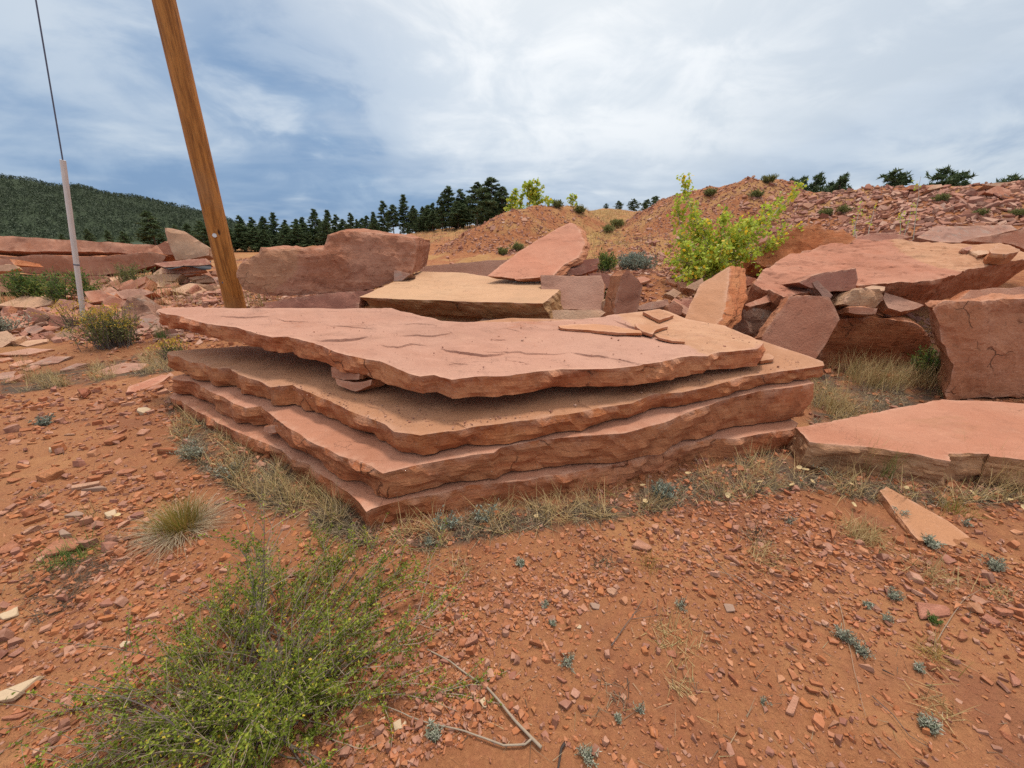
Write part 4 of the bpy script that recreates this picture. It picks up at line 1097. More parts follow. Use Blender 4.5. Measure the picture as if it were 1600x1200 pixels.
stone('stone_slab', 'pinkish slab behind the mauve block', [(492, 700), (540, 688), (600, 687), (655, 702), (600, 722), (520, 730)], ZA, 'pink', 0.2, Y=7.6, lean=40, rough=0.015)
stone('stone_slab', 'rough slab sloping down from the far pile to the mauve block', [(500, 690), (570, 650), (620, 634), (615, 662), (560, 690)], ZA, 'rose', 0.3, Y=8.3, lean=35, rough=0.02)
stone('stone_slab', 'flat slab behind the dark maroon slab at left', [(210, 790), (250, 775), (300, 778), (290, 800), (230, 802)], ZA, 'rose', 0.15, Y=7.4, lean=45, rough=0.015)
stone('stone_slab', 'reddish slab half hidden by the yellow bush', [(345, 880), (420, 860), (480, 900), (470, 950), (380, 940)], ZA, 'red', 0.3, Y=6.1, lean=30, rough=0.015)
stone('stone_slab', 'slab between the mauve block and the stack', [(690, 860), (760, 850), (790, 900), (760, 920), (700, 915)], ZA, 'maroon', 0.3, Y=6.2, lean=30, rough=0.015)
stone('flat_stone', 'flat plate on the ground below the yellow bush', [(403, 1042), (460, 1018), (530, 1000), (632, 1004), (600, 1030), (520, 1045), (440, 1052)], ZA, 'pink', 0.05, lean=84, rough=0.01, cat='flat stone')
stone('flat_stone', 'flat maroon plate on the ground just left of the stack', [(540, 1124), (552, 1100), (620, 1075), (690, 1050), (728, 1054), (690, 1080), (640, 1102), (560, 1130)], ZA, 'rose', 0.06, lean=84, rough=0.01, cat='flat stone')

# ------------------------------------------------------------------ broken slabs heaped between the big ones
gh = np.random.default_rng(88)
def heap(poly, cnt, labels, group, smin, smax, lean, thick, mats):
    poly = np.array(poly); c = 0; tries = 0
    while c < cnt and tries < 2000:
        tries += 1
        p = gh.uniform(poly.min(0), poly.max(0))
        if not inpoly(p[:1], p[1:], poly)[0]: continue
        G = ground(*p)
        if G.y > 11: continue
        s = smin + (smax - smin) * gh.uniform() ** 1.6
        k = int(gh.integers(4, 7))
        an = np.sort((np.arange(k) + gh.uniform(-0.3, 0.3, k)) * 2 * np.pi / k)
        asp = gh.uniform(0.5, 0.85)
        pol = [(math.cos(a) * s * gh.uniform(0.8, 1.1), math.sin(a) * s * asp * gh.uniform(0.8, 1.1)) for a in an]
        L = gh.uniform(*lean)
        G.z += s * asp * math.cos(math.radians(L)) * 0.6 + thick * 0.4
        m_ = mats[int(gh.integers(0, len(mats)))]
        stone('broken_slab', labels % {'rose': 'reddish', 'pink': 'pinkish', 'maroon': 'maroon', 'buff': 'buff', 'grey': 'greyish', 'red': 'orange-red'}[m_], None, None, m_, thick * gh.uniform(0.6, 1.3), uv=(tuple(G), gh.uniform(-70, 70), L, pol), rough=0.011, side_rough=0.013, cat='broken slab', group=group, seed=int(gh.integers(1, 9999)), e=0.035)
        c += 1
MX = ['rose', 'pink', 'maroon', 'buff', 'rose', 'grey', 'red']
heap([(130, 450), (230, 425), (350, 435), (372, 470), (290, 492), (245, 525), (150, 505)], 52, '%s broken slab heaped between the white guard and the pole', 'broken slabs heaped by the pole', 0.13, 0.42, (40, 86), 0.09, MX)
heap([(140, 420), (235, 412), (345, 425), (360, 455), (260, 470), (160, 470)], 22, '%s larger broken slab in the heap between guard and pole', 'larger broken slabs by the pole', 0.3, 0.6, (45, 86), 0.13, MX)
heap([(0, 470), (120, 462), (128, 505), (60, 522), (0, 545)], 26, '%s broken slab in the heap left of the white guard', 'broken slabs left of the guard', 0.13, 0.4, (40, 86), 0.09, MX)
heap([(0, 535), (105, 540), (120, 578), (0, 600)], 10, '%s broken plate among the flat slabs at the left edge', 'broken plates at the left edge', 0.1, 0.3, (75, 88), 0.05, MX)
heap([(925, 440), (1080, 440), (1080, 500), (950, 495)], 16, '%s broken slab between the maroon and leaning orange slabs', 'broken slabs in the middle gap', 0.1, 0.28, (30, 85), 0.07, MX)
heap([(1160, 425), (1245, 430), (1260, 490), (1165, 490)], 12, '%s broken slab right of the leaning orange slab', 'broken slabs right of the leaning one', 0.1, 0.26, (30, 85), 0.07, MX)
heap([(1270, 455), (1420, 462), (1430, 500), (1290, 500)], 10, '%s broken slab behind the shadowed block', 'broken slabs behind the shadowed block', 0.1, 0.24, (40, 85), 0.06, MX)
heap([(640, 385), (770, 395), (770, 415), (660, 415)], 10, '%s broken slab behind the massive boulder at the berm foot', 'broken slabs at the berm foot', 0.12, 0.4, (50, 85), 0.1, MX)

# ================================================================== loose chips and gravel
def chip_proto(seed, flat=0.4, n=9):
    r = np.random.default_rng(seed)
    bm = bmesh.new()
    base = r.uniform(0, 2 * np.pi, n)
    for a in np.sort(base):
        rad = r.uniform(0.75, 1.0)
        for sgn in (-1, 1):
            k = r.uniform(0.8, 1.0) if sgn > 0 else r.uniform(0.85, 1.05)
            bm.verts.new((math.cos(a) * rad * k * 0.5, math.sin(a) * rad * k * 0.5 * r.uniform(0.95, 1.05), sgn * flat * 0.5 * (1 + 0.25 * r.normal())))
    bmesh.ops.convex_hull(bm, input=bm.verts)
    for v in [v for v in bm.verts if not v.link_faces]: bm.verts.remove(v)
    bmesh.ops.triangulate(bm, faces=bm.faces)
    bm.verts.index_update()
    V = np.array([v.co[:] for v in bm.verts])
    T = np.array([[v.index for v in f.verts] for f in bm.faces])
    bm.free()
    return V, T
PROTO = [chip_proto(100 + k, [0.22, 0.35, 0.5, 0.3][k % 4], [5, 4, 6, 5][k % 4]) for k in range(16)]
def frames(n3, rng, tilt):
    n = n3 + rng.normal(size=n3.shape) * tilt
    n /= np.linalg.norm(n, axis=1)[:, None]
    a = np.cross(n, rng.normal(size=n.shape)); a /= np.linalg.norm(a, axis=1)[:, None]
    return a, np.cross(n, a), n
def chip_mass(name, P, N3, size, rng, mat, tilt=0.25, sink=0.15, stretch=0.5, flatk=1.0):
    a, b, n = frames(N3, rng, tilt)
    which = rng.integers(0, len(PROTO), len(P))
    Vs, Ts, tint, off = [], [], [], 0
    for k, (pv, pt) in enumerate(PROTO):
        i = np.nonzero(which == k)[0]
        if not len(i): continue
        sx = size[i] * rng.uniform(1 - stretch * 0.5, 1 + stretch, len(i)); sy = size[i]; sz = size[i] * rng.uniform(0.6, 1.2, len(i)) * flatk
        h = (pv[:, 2].max() - pv[:, 2].min()) * sz
        c = P[i] + n[i] * (h * (0.5 - sink))[:, None]
        V = c[:, None] + pv[None, :, 0, None] * (a[i] * sx[:, None])[:, None] + pv[None, :, 1, None] * (b[i] * sy[:, None])[:, None] + pv[None, :, 2, None] * (n[i] * sz[:, None])[:, None]
        T = pt[None] + (np.arange(len(i)) * len(pv))[:, None, None] + off
        Vs.append(V.reshape(-1, 3)); Ts.append(T.reshape(-1, 3)); tint.append(np.repeat(rng.uniform(0, 1, len(i)), len(pv)))
        off += len(i) * len(pv)
    return mk(name, np.concatenate(Vs), np.concatenate(Ts), mat, attrs={'tint': np.concatenate(tint)})
FOOT = [np.array(STONES[l][1]) for l in STONES if STONES[l][0]['category'] in ('stone slab', 'stone block', 'boulder')][:12]
def free_mask(x, y):
    k = np.ones(len(x), bool)
    for f in FOOT[:12]:
        k &= ~inpoly(x, y, f)
    return k
def polar_scatter(n, r0, r1, rng, amax=64):
    r = r0 * (r1 / r0) ** rng.uniform(0, 1, n)
    a = np.radians(rng.uniform(-amax, amax, n))
    return r * np.sin(a), r * np.cos(a)
g = np.random.default_rng(21)
x, y = polar_scatter(120000, 0.75, 8.5, g, 66)
dens = sstep(-0.25, 0.5, fbm(np.stack([x, y, x * 0 + 2], 1) * 1.1, 4)) * 0.88 + 0.12
k = free_mask(x, y) & (g.uniform(size=len(x)) < dens)
x, y = x[k], y[k]
r = np.hypot(x, y)
sz = np.clip(np.exp(g.normal(math.log(0.012), 0.62, len(x))), 0.004, 0.05) * np.clip(r / 2.0, 0.75, 2.6) ** 0.75
gr = chip_mass('gravel', np.stack([x, y, ht(x, y)], 1), np.tile([0, 0, 1.0], (len(x), 1)), sz, g, M['gravel'], 0.3, 0.1)
tag(gr, 'fine red gravel strewn over the bare soil', 'gravel', kind='stuff')

# coarser gravel lying in drifts
x, y = polar_scatter(10000, 0.9, 7.5, g, 66)
dens = sstep(0.05, 0.55, fbm(np.stack([x, y, x * 0 + 9], 1) * 0.8, 4))
k = free_mask(x, y) & (g.uniform(size=len(x)) < dens)
x, y = x[k], y[k]
sz = np.clip(np.exp(g.normal(math.log(0.026), 0.4, len(x))), 0.014, 0.07) * np.clip(np.hypot(x, y) / 2.5, 0.7, 1.8)
o = chip_mass('coarse_gravel', np.stack([x, y, ht(x, y)], 1), np.tile([0, 0, 1.0], (len(x), 1)), sz, g, M['gravel'], 0.22, 0.3, 0.8, 0.75)
tag(o, 'coarser red stone fragments lying in drifts on the soil', 'gravel', kind='stuff')
# grit and dust left on the slab tops
def grit(plane, poly, n, rng):
    P0, nn = plane
    poly = np.array(poly); out = []
    while len(out) < n:
        p = rng.uniform(poly.min(0), poly.max(0))
        if inpoly(p[:1], p[1:], poly)[0]: out.append(ray_plane(p[0], p[1], P0, nn) + nn * 0.001)
    return np.array(out), np.tile(np.array(nn), (n, 1))
ga, na_ = grit(plane_of(PL2), [ZS(*p) for p in [(560, 460), (830, 540), (1110, 640), (1230, 650), (1440, 620), (1500, 600), (1200, 560), (900, 500), (640, 440)]], 260, g)
gb, nb_ = grit(plane_of(PL2), [ZT(*p) for p in [(0, 590), (300, 540), (600, 495), (870, 435), (1200, 372), (1500, 325), (1400, 280), (1300, 300), (900, 410), (500, 490), (0, 560)]], 240, g)
gc, nc_ = grit(plane_of(PL1), s1, 260, g)
PP, NN = np.concatenate([ga, gb, gc]), np.concatenate([na_, nb_, nc_])
o = chip_mass('grit', PP, NN, np.clip(np.exp(g.normal(math.log(0.007), 0.5, len(PP))), 0.003, 0.022), g, M['rubble'], 0.15, 0.1)
tag(o, 'fine grit and crumbs lying on the tops of the stacked slabs', 'grit', kind='stuff')

PM = []
for k, (pv, pt) in enumerate(PROTO):
    me = bpy.data.meshes.new('stone_chip')
    me.from_pydata(pv.tolist(), [], pt.tolist())
    me.materials.append(M['chip'])
    bm = bmesh.new(); bm.from_mesh(me)
    bmesh.ops.dissolve_limit(bm, angle_limit=0.12, verts=bm.verts, edges=bm.edges)
    bmesh.ops.bevel(bm, geom=bm.edges[:] , offset=0.025, segments=1, affect='EDGES', clamp_overlap=True)
    bm.to_mesh(me); bm.free()
    me.update()
    PM.append(me)
def put_chip(name, pos, nrm, sx, sy, sz, rz, label, cat, group, me=None, mat=None, rng=random):
    me = me or rng.choice(PM)
    o = bpy.data.objects.new(name, me)
    q = Vector((0, 0, 1)).rotation_difference(Vector(nrm)) @ Quaternion((0, 0, 1), rz)
    o.rotation_mode = 'QUATERNION'
    o.rotation_quaternion = q
    o.scale = (sx, sy, sz)
    o.location = pos
    COL.objects.link(o)
    if mat:
        o.material_slots[0].link = 'OBJECT'
        o.material_slots[0].material = mat
    return tag(o, label, cat, group, 'thing')
# stones one can point at on the soil: (zoom, x, y, long px, short px, rotation, label)
NAMED = [
    (ZF, 1203, 165, 100, 55, 0.3, 'square orange block of stone beside a yellow grass tuft', 'chip'),
    (ZF, 1008, 352, 62, 46, 0.2, 'left of two red diamond-shaped chips lying together', 'chip'), (ZF, 1072, 384, 58, 46, 0.6, 'right of two red diamond-shaped chips lying together', 'chip'),
    (ZF, 1405, 236, 66, 38, -0.3, 'red chip right of the square orange block', 'chip'), (ZF, 988, 445, 68, 36, 0.1, 'flat grey chip below the two diamond-shaped chips', 'grey'),
    (ZF, 410, 610, 70, 95, 0.1, 'upright reddish block in front of the shrub tip', 'chip'), (ZF, 708, 628, 58, 80, 0.1, 'upper of two red bricks of stone in a line', 'chip'), (ZF, 706, 712, 52, 60, 0.8, 'lower of two red bricks of stone in a line', 'chip'),
    (ZF, 585, 535, 78, 52, 0.3, 'triangular red chip left of the two bricks of stone', 'chip'), (ZF, 476, 898, 58, 50, 0.4, 'cream coloured pebble beside the long stick', 'pale'), (ZF, 68, 1004, 50, 60, 0.2, 'cream stone under the shrub edge near a silver sprig', 'pale'),
    (ZF, 440, 345, 50, 50, 1.0, 'mauve chip left in front of the stack corner', 'chip'), (ZF, 340, 645, 44, 36, 0.3, 'small red block left of the upright block', 'chip'), (ZF, 355, 785, 36, 60, 0.2, 'narrow red chip left of the long stick', 'chip'),
    (ZF, 1230, 635, 50, 42, 0.4, 'rounded pink chip beside a dark pine cone scale', 'chip'), (ZF, 835, 785, 60, 36, 0.5, 'pink chip below the two bricks of stone', 'chip'), (ZF, 848, 830, 40, 30, 0.5, 'small orange chip below the pink chip', 'chip'),
    (ZF, 805, 298, 42, 36, 0.2, 'mauve chip in front of the stack middle', 'chip'), (ZF, 865, 365, 44, 30, 0.1, 'pink chip close below the mauve chip', 'chip'), (ZF, 1310, 420, 44, 34, 0.7, 'pink chip left of the grey twiggy sprig', 'chip'), (ZF, 1370, 330, 58, 36, 0.4, 'pale red chip left of the large flat chip', 'chip'),
    (ZF, 535, 382, 30, 26, 0.4, 'little red cube of stone in the gravel', 'chip'), (ZF, 495, 975, 28, 34, 0.4, 'little orange chip between the two sticks', 'chip'), (ZF, 510, 1165, 34, 50, 0.4, 'orange chip at the bottom edge below the sticks', 'chip'), (ZF, 915, 540, 30, 26, 0.3, 'tan pebble above the dead sprig', 'pale'),
    (ZF, 670, 322, 40, 34, 0.2, 'brown chip among dry stalks near the stack', 'chip'), (ZF, 1180, 750, 34, 26, 0.9, 'small three-cornered chip left of the dry tuft', 'chip'), (ZF, 1256, 730, 28, 30, 0.9, 'small square chip below the dry tuft', 'chip'),
    (ZR, 120, 250, 120, 75, -0.7, 'large flat pink chip right of the twig', 'chip'), (ZR, 600, 122, 130, 72, -0.3, 'large flat reddish plate beside a dry tuft', 'chip'), (ZR, 920, 140, 70, 44, 0.3, 'orange chip at the foot of the long shard', 'chip'),
    (ZR, 1185, 575, 86, 60, -0.5, 'orange flat chip right of a green tuft', 'chip'), (ZR, 1060, 470, 230, 40, -0.2, 'long narrow orange shard behind a green tuft', 'chip'), (ZR, 728, 500, 40, 100, 0.4, 'slim orange shard standing on edge in the soil', 'chip'),
    (ZR, 465, 592, 46, 42, 0.3, 'dark red angular stone right of the middle', 'chip'), (ZR, 130, 795, 52, 70, 0.1, 'red brick-shaped chip low on the right', 'chip'), (ZR, 70, 768, 40, 26, 0.1, 'small red chip beside the brick-shaped one', 'chip'),
    (ZR, 410, 910, 120, 70, -0.5, 'pinkish long chip low on the right', 'chip'), (ZR, 605, 1005, 62, 46, -0.4, 'pale pink chip lower right', 'chip'), (ZR, 330, 480, 70, 36, 0.1, 'flat mauve chip right of the middle', 'chip'), (ZR, 120, 455, 60, 46, 0.1, 'flat greyish chip right of the middle', 'grey'),
    (ZR, 1395, 465, 120, 50, -0.4, 'mauve chip near the right edge', 'chip'), (ZR, 1335, 512, 56, 60, 0.3, 'pink chip near the right edge below the mauve one', 'chip'), (ZR, 1450, 785, 130, 40, -0.6, 'brown shard cut by the right edge', 'chip'), (ZR, 270, 570, 60, 40, -0.5, 'orange chip left of the dark angular stone', 'chip'),
    (ZR, 255, 72, 36, 30, 0.3, 'bright orange pebble near the dry tufts', 'chip'), (ZR, 125, 62, 44, 36, 0.3, 'dark red chip left of the bright orange pebble', 'chip'), (ZR, 550, 195, 70, 36, -0.6, 'reddish chip below the large flat plate', 'chip'), (ZR, 705, 228, 44, 26, -0.4, 'small pink chip under the dry tuft', 'chip'), (ZR, 170, 1030, 56, 46, 0.2, 'orange rounded chip near the bottom right', 'chip'),
    (ZR, 790, 985, 48, 40, -0.5, 'red chip left of the low sage plant', 'chip'), (ZR, 880, 1015, 40, 40, 0.2, 'pink chip beside the low sage plant', 'chip'),
    (ZW, 540, 572, 76, 46, 0.1, 'small dark red block standing alone on the left soil', 'chip'), (ZW, 410, 785, 110, 46, -0.2, 'pinkish plate left of the bunch grass', 'chip'), (ZW, 440, 805, 90, 36, -0.4, 'greyish plate touching the pinkish plate', 'grey'), (ZW, 385, 992, 170, 70, -0.2, 'big greyish plate lower left', 'grey'),
    (ZW, 310, 1075, 220, 80, -0.25, 'broad red plate below the big greyish plate', 'chip'), (ZW, 385, 912, 120, 34, -0.35, 'narrow grey shard left of the bunch grass', 'grey'), (ZW, 252, 735, 100, 56, -0.5, 'light red chip on the left soil', 'chip'), (ZW, 78, 755, 80, 26, -0.1, 'thin pale chip at far left', 'chip'), (ZW, 80, 845, 90, 46, -0.4, 'red wedge chip at far left', 'chip'),
    (ZW, 165, 950, 78, 50, -0.3, 'pinkish chip at left above a rounded one', 'chip'), (ZW, 158, 992, 58, 44, 0.1, 'rounded mauve chip at left', 'chip'), (ZW, 270, 990, 100, 40, -0.2, 'brown chip left of the big greyish plate', 'chip'), (ZW, 40, 1078, 80, 56, -0.2, 'red chip at the left edge', 'chip'), (ZW, 535, 915, 66, 44, 0.2, 'buff chip beside the bunch grass', 'pale'),
    (ZW, 680, 437, 60, 26, 0.0, 'pale orange chip left of the stack', 'pale'), (ZW, 370, 362, 150, 52, -0.2, 'flat plate in the soil below the grass line at left', 'chip'), (ZW, 590, 718, 90, 34, -0.2, 'pale red plate in the middle of the left soil', 'chip'), (ZW, 495, 720, 66, 30, -0.1, 'tan chip in the middle of the left soil', 'chip'), (ZW, 790, 630, 90, 50, -0.3, 'brown plate under the stack at left', 'chip'),
    (ZW, 630, 1060, 80, 60, 0.2, 'reddish chip under the skirt of the bunch grass', 'chip'), (ZW, 735, 325, 80, 30, -0.2, 'red chip beside the maroon plate left of the stack', 'chip'), (ZW, 675, 358, 66, 20, -0.1, 'thin red chip left of the stack', 'chip'), (ZW, 258, 608, 40, 22, -0.2, 'tiny pale chip on the left soil', 'pale'),
    (ZL, 85, 685, 150, 80, -0.2, 'big cream coloured stone at the lower left edge', 'pale'), (ZL, 1425, 808, 46, 46, 0.2, 'cream pebble at the right of the shrub', 'pale'), (ZL, 1362, 790, 30, 30, 0.2, 'little cream pebble left of another at the shrub', 'pale'), (ZL, 455, 522, 56, 28, 0.2, 'cream chip at the left side of the shrub', 'pale'),
    (ZL, 65, 770, 90, 36, -0.2, 'brown plate below the big cream stone', 'chip'), (ZL, 35, 415, 60, 40, 0.2, 'cream chip at the left edge above the shrub', 'pale'), (ZL, 255, 725, 80, 40, 0.2, 'red chip left under the shrub', 'chip'), (ZL, 660, 705, 60, 40, 0.5, 'cream chip inside the shrub', 'pale'), (ZL, 1185, 750, 40, 50, 0.2, 'cream chip under the shrub on its right', 'pale'), (ZL, 30, 480, 70, 36, -0.4, 'orange chip at the left edge beside the shrub', 'chip'),
]
g2 = np.random.default_rng(33)
SCL = {id(ZF): 3.0, id(ZR): 3.0, id(ZW): 3.0, id(ZL): 2.2857}
MATS = {'chip': None, 'grey': plain('grey_chip', (0.30, 0.19, 0.14), 0.9, 0.25, 5), 'pale': M['pale_stone']}
taken = []
for k, (Z, zx, zy, w, h, rot, lb, mt) in enumerate(NAMED):
    p = Z(zx, zy)
    G = ground(*p)
    depth = G.y * CP - (G.z - CAMH) * SP
    s = w / SCL[id(Z)] * depth / FPX * 1.2
    elev = math.atan2(CAMH - G.z, math.hypot(G.x, G.y))
    s2 = min(s * 1.1, max(s * 0.35, h / SCL[id(Z)] * depth / FPX / max(0.45, math.sin(elev + 0.15))))
    th = min(s, s2) * (0.9 if 'block' in lb or 'cube' in lb or 'brick' in lb else 0.7)
    put_chip('loose_stone', (G.x, G.y, G.z + 0.17 * th), (g2.normal() * 0.1, g2.normal() * 0.1, 1), s, s2, th, -rot, lb, 'loose stone', None, PM[k % 16], MATS[mt])
    taken.append((G.x, G.y, max(s, s2)))
# the many look-alike chips
def chip_label(lb, p, w):
    size = 'larger' if w > 14 else 'small'
    if 'left' in lb:
        where = ['on the soil near the low mat plant', 'on the soil around the lone dark block', 'on the soil above the big greyish plate', 'at the left edge beside the shrub'][int(np.digitize(p[1], [690, 790, 880]))]
        side = 'farther left' if p[0] < 130 else 'nearer the stack'
        return '%s flat red chip %s, %s' % (size, where, side)
    where = ['beside the shrub and long stick', 'in the middle of the bare soil', 'around the joined grey sprigs', 'towards the right edge'][int(np.digitize(p[0], [850, 1100, 1350]))]
    row = 'close to the slabs' if p[1] < 940 else ('halfway down the soil' if p[1] < 1060 else 'near the bottom edge')
    return '%s flat red chip %s, %s' % (size, where, row)
zones = [('flat red chip half sunk in the bare soil right of the shrub', 'red chips on the soil in front', [(700, 860), (1000, 850), (1250, 800), (1400, 830), (1600, 850), (1600, 1200), (640, 1200), (650, 950)], 130, 9, 20),
         ('flat red chip scattered on the sloping soil left of the stack', 'red chips on the soil at left', [(0, 630), (250, 600), (300, 700), (230, 850), (150, 950), (60, 1050), (0, 1080)], 90, 9, 34)]
for lb, gp, poly, cnt, smin, smax in zones:
    poly = np.array(poly)
    c = 0
    while c < cnt:
        p = g2.uniform(poly.min(0), poly.max(0))
        if not inpoly(p[:1], p[1:], poly)[0]: continue
        G = ground(*p)
        depth = G.y * CP - (G.z - CAMH) * SP
        s = (smin + (smax - smin) * g2.uniform() ** 2.2) * depth / FPX
        if any((G.x - a) ** 2 + (G.y - b) ** 2 < (0.5 * (s + d)) ** 2 for a, b, d in taken): continue
        taken.append((G.x, G.y, s))
        s2 = s * g2.uniform(0.55, 0.95); th = s2 * g2.uniform(0.5, 0.9)
        put_chip('stone_chip', (G.x, G.y, G.z + 0.14 * th), (g2.normal() * 0.12, g2.normal() * 0.12, 1), s, s2, th, g2.uniform(0, 6.3), chip_label(lb, p, s * FPX / depth), 'stone chip', gp, PM[c % 16])
        c += 1

# ------------------------------------------------------------------ rubble on the mounds and among the slabs
g3 = np.random.default_rng(55)
def cover(n, xr, yr, rng, cond):
    x = rng.uniform(*xr, n); y = rng.uniform(*yr, n)
    k = cond(x, y)
    return x[k], y[k]
FLAT = lambda x, y: 0.45 * sstep(4.6, 9.5, y) + 0.10 * sstep(14, 40, y)
x, y = cover(66000, (-5, 33), (11, 36), g3, lambda x, y: (ht(x, y, False) - FLAT(x, y) > 0.35) & (g3.uniform(size=len(x)) < 0.9))
ramp_y = np.exp(-((x - (2.2 + (y - 12) * 0.22)) / (1.5 + 0.05 * y)) ** 2)
k = g3.uniform(size=len(x)) > ramp_y * 0.9
x, y = x[k], y[k]
ridge = sstep(9, 15, x - (y - 20) * 0.3)
sz = np.exp(g3.normal(math.log(0.10), 0.5, len(x))) * (1 + 1.1 * ridge * sstep(26, 20, y))
sz = np.clip(sz * 0.85, 0.04, 0.45)
o = chip_mass('rubble_heap', np.stack([x, y, ht(x, y)], 1), normals_at(x, y), sz, g3, M['rubble'], 0.28, 0.2, 0.8, 0.8)
tag(o, 'heaped red and mauve rubble covering the mounds behind the slabs', 'rubble', kind='stuff')
# rubble between the slabs behind the stack
x, y = cover(26000, (-9, 9), (4.9, 13), g3, lambda x, y: (g3.uniform(size=len(x)) < 0.55))
k = ~((x < -3.2) & (y < 5.6))
x, y = x[k], y[k]
sz = np.clip(np.exp(g3.normal(math.log(0.065), 0.5, len(x))), 0.03, 0.26)
o = chip_mass('rubble_spill', np.stack([x, y, ht(x, y)], 1), normals_at(x, y), sz, g3, M['rubble'], 0.3, 0.2, 0.9, 0.8)
tag(o, 'broken stone chips filling the gaps between the slabs', 'rubble', kind='stuff')
x, y = cover(5000, (-10, -3.2), (5.7, 10), g3, lambda x, y: g3.uniform(size=len(x)) < 0.8)
sz = np.clip(np.exp(g3.normal(math.log(0.09), 0.45, len(x))), 0.04, 0.26)
o = chip_mass('rubble_spill', np.stack([x, y, ht(x, y)], 1), normals_at(x, y), sz, g3, M['rubble'], 0.35, 0.2, 0.9, 0.8)
tag(o, 'broken stone chips filling the heap left of the pole', 'rubble', kind='stuff')
# far field stones
x, y = cover(3000, (-30, 12), (12, 55), g3, lambda x, y: (x < 6))
sz = np.clip(np.exp(g3.normal(math.log(0.12), 0.5, len(x))), 0.05, 0.5)
o = chip_mass('field_stones', np.stack([x, y, ht(x, y)], 1), normals_at(x, y), sz, g3, M['rubble'], 0.25, 0.2, 0.9)
tag(o, 'scattered small stones on the flat ground before the pines', 'rubble', kind='stuff')
# larger pieces one can pick out on the ridge and the mounds
for me in PM: pass
PR = []
for me in PM:
    c = me.copy(); c.materials.clear(); c.materials.append(M['rubble_piece']); c.name = 'rubble_slab'; PR.append(c)
pieces = [('broken mauve slab piece strewn on the rubble ridge at right', 'slab pieces on the rubble ridge', [(1330, 300), (1600, 300), (1600, 350), (1480, 350), (1250, 360)], 130, 9, 20),
          ('reddish stone lying on the tall rubble mound behind the aspen', 'stones on the tall mound', [(1080, 300), (1220, 285), (1320, 320), (1260, 350), (1060, 330)], 34, 6, 12),
          ('stone lying on the orange berm in the middle', 'stones on the middle berm', [(720, 385), (790, 340), (900, 330), (880, 350), (800, 395), (700, 400)], 30, 6, 13),
          ('stone scattered in the straw coloured gap between the mounds', 'stones in the gap', [(930, 380), (1040, 375), (1050, 410), (930, 420)], 26, 6, 13)]
for lb, gp, poly, cnt, smin, smax in pieces:
    poly = np.array(poly)
    c = 0; tries = 0
    while c < cnt and tries < 3000:
        tries += 1
        p = g3.uniform(poly.min(0), poly.max(0))
        if not inpoly(p[:1], p[1:], poly)[0]: continue
        G = ground(*p)
        if G.y > 60: continue
        depth = G.y * CP - (G.z - CAMH) * SP
        s = (smin + (smax - smin) * g3.uniform() ** 2.5) * depth / FPX
        nn = normals_at(np.array([G.x]), np.array([G.y]))[0] + g3.normal(size=3) * 0.2
        s2 = s * g3.uniform(0.5, 0.9)
        put_chip('rubble_slab', (G.x, G.y, G.z + 0.06 * s), nn, s, s2, s2 * g3.uniform(0.4, 0.9), g3.uniform(0, 6.3), lb, 'rubble piece', gp, PR[c % 16])
        c += 1
# long slabs lying on the crest at upper right
stone('stone_slab', 'large reddish slab on the rubble crest near the right edge', [(1330, 172), (1400, 140), (1460, 160), (1543, 150), (1650, 140), (1650, 185), (1480, 190), (1400, 188)], ZD, 'rose', 0.6, Y=14.6, lean=35, rough=0.04)
stone('stone_slab', 'pale flat slab farthest back on the rubble crest', [(1330, 135), (1390, 122), (1478, 116), (1482, 134), (1380, 142)], ZD, 'buff', 0.5, Y=17.2, lean=30, rough=0.04)
stone('stone_slab', 'tan slab tilted on the crest above the yellow bush', [(1020, 155), (1060, 132), (1100, 128), (1110, 142), (1050, 158)], ZD, 'buff', 0.35, Y=18.6, lean=45, rough=0.04)
stone('stone_slab', 'orange block on the crest left of the dark pine', [(925, 158), (940, 138), (978, 140), (982, 162)], ZD, 'red', 0.4, Y=19.4, lean=15, rough=0.03)
# individual loose pieces among the slabs behind the stack
BACK = [((930, 440), (1060, 430), (1090, 470), (1060, 500), (950, 490)), ((1170, 430), (1240, 440), (1240, 480), (1170, 470)), ((1300, 455), (1420, 470), (1430, 490), (1310, 500))]
for poly, lb in zip(BACK, ['loose stone in the rubble between maroon and orange slabs', 'loose stone right of the leaning orange slab', 'loose stone on the shadowed block']):
    poly = np.array(poly); c = 0
    while c < 22:
        p = g3.uniform(poly.min(0), poly.max(0))
        if not inpoly(p[:1], p[1:], poly)[0]: continue
        P = at(p[0], p[1], g3.uniform(5.0, 6.2))
        z = hz(P.x, P.y)
        s = g3.uniform(0.07, 0.20)
        put_chip('loose_stone', (P.x, P.y, z + 0.03), (g3.normal() * 0.35, g3.normal() * 0.35, 1), s * 1.3, s, s * 0.8, g3.uniform(0, 6.3), lb, 'loose stone', lb.replace('loose stone', 'loose stones'), PR[c % 16])
        c += 1

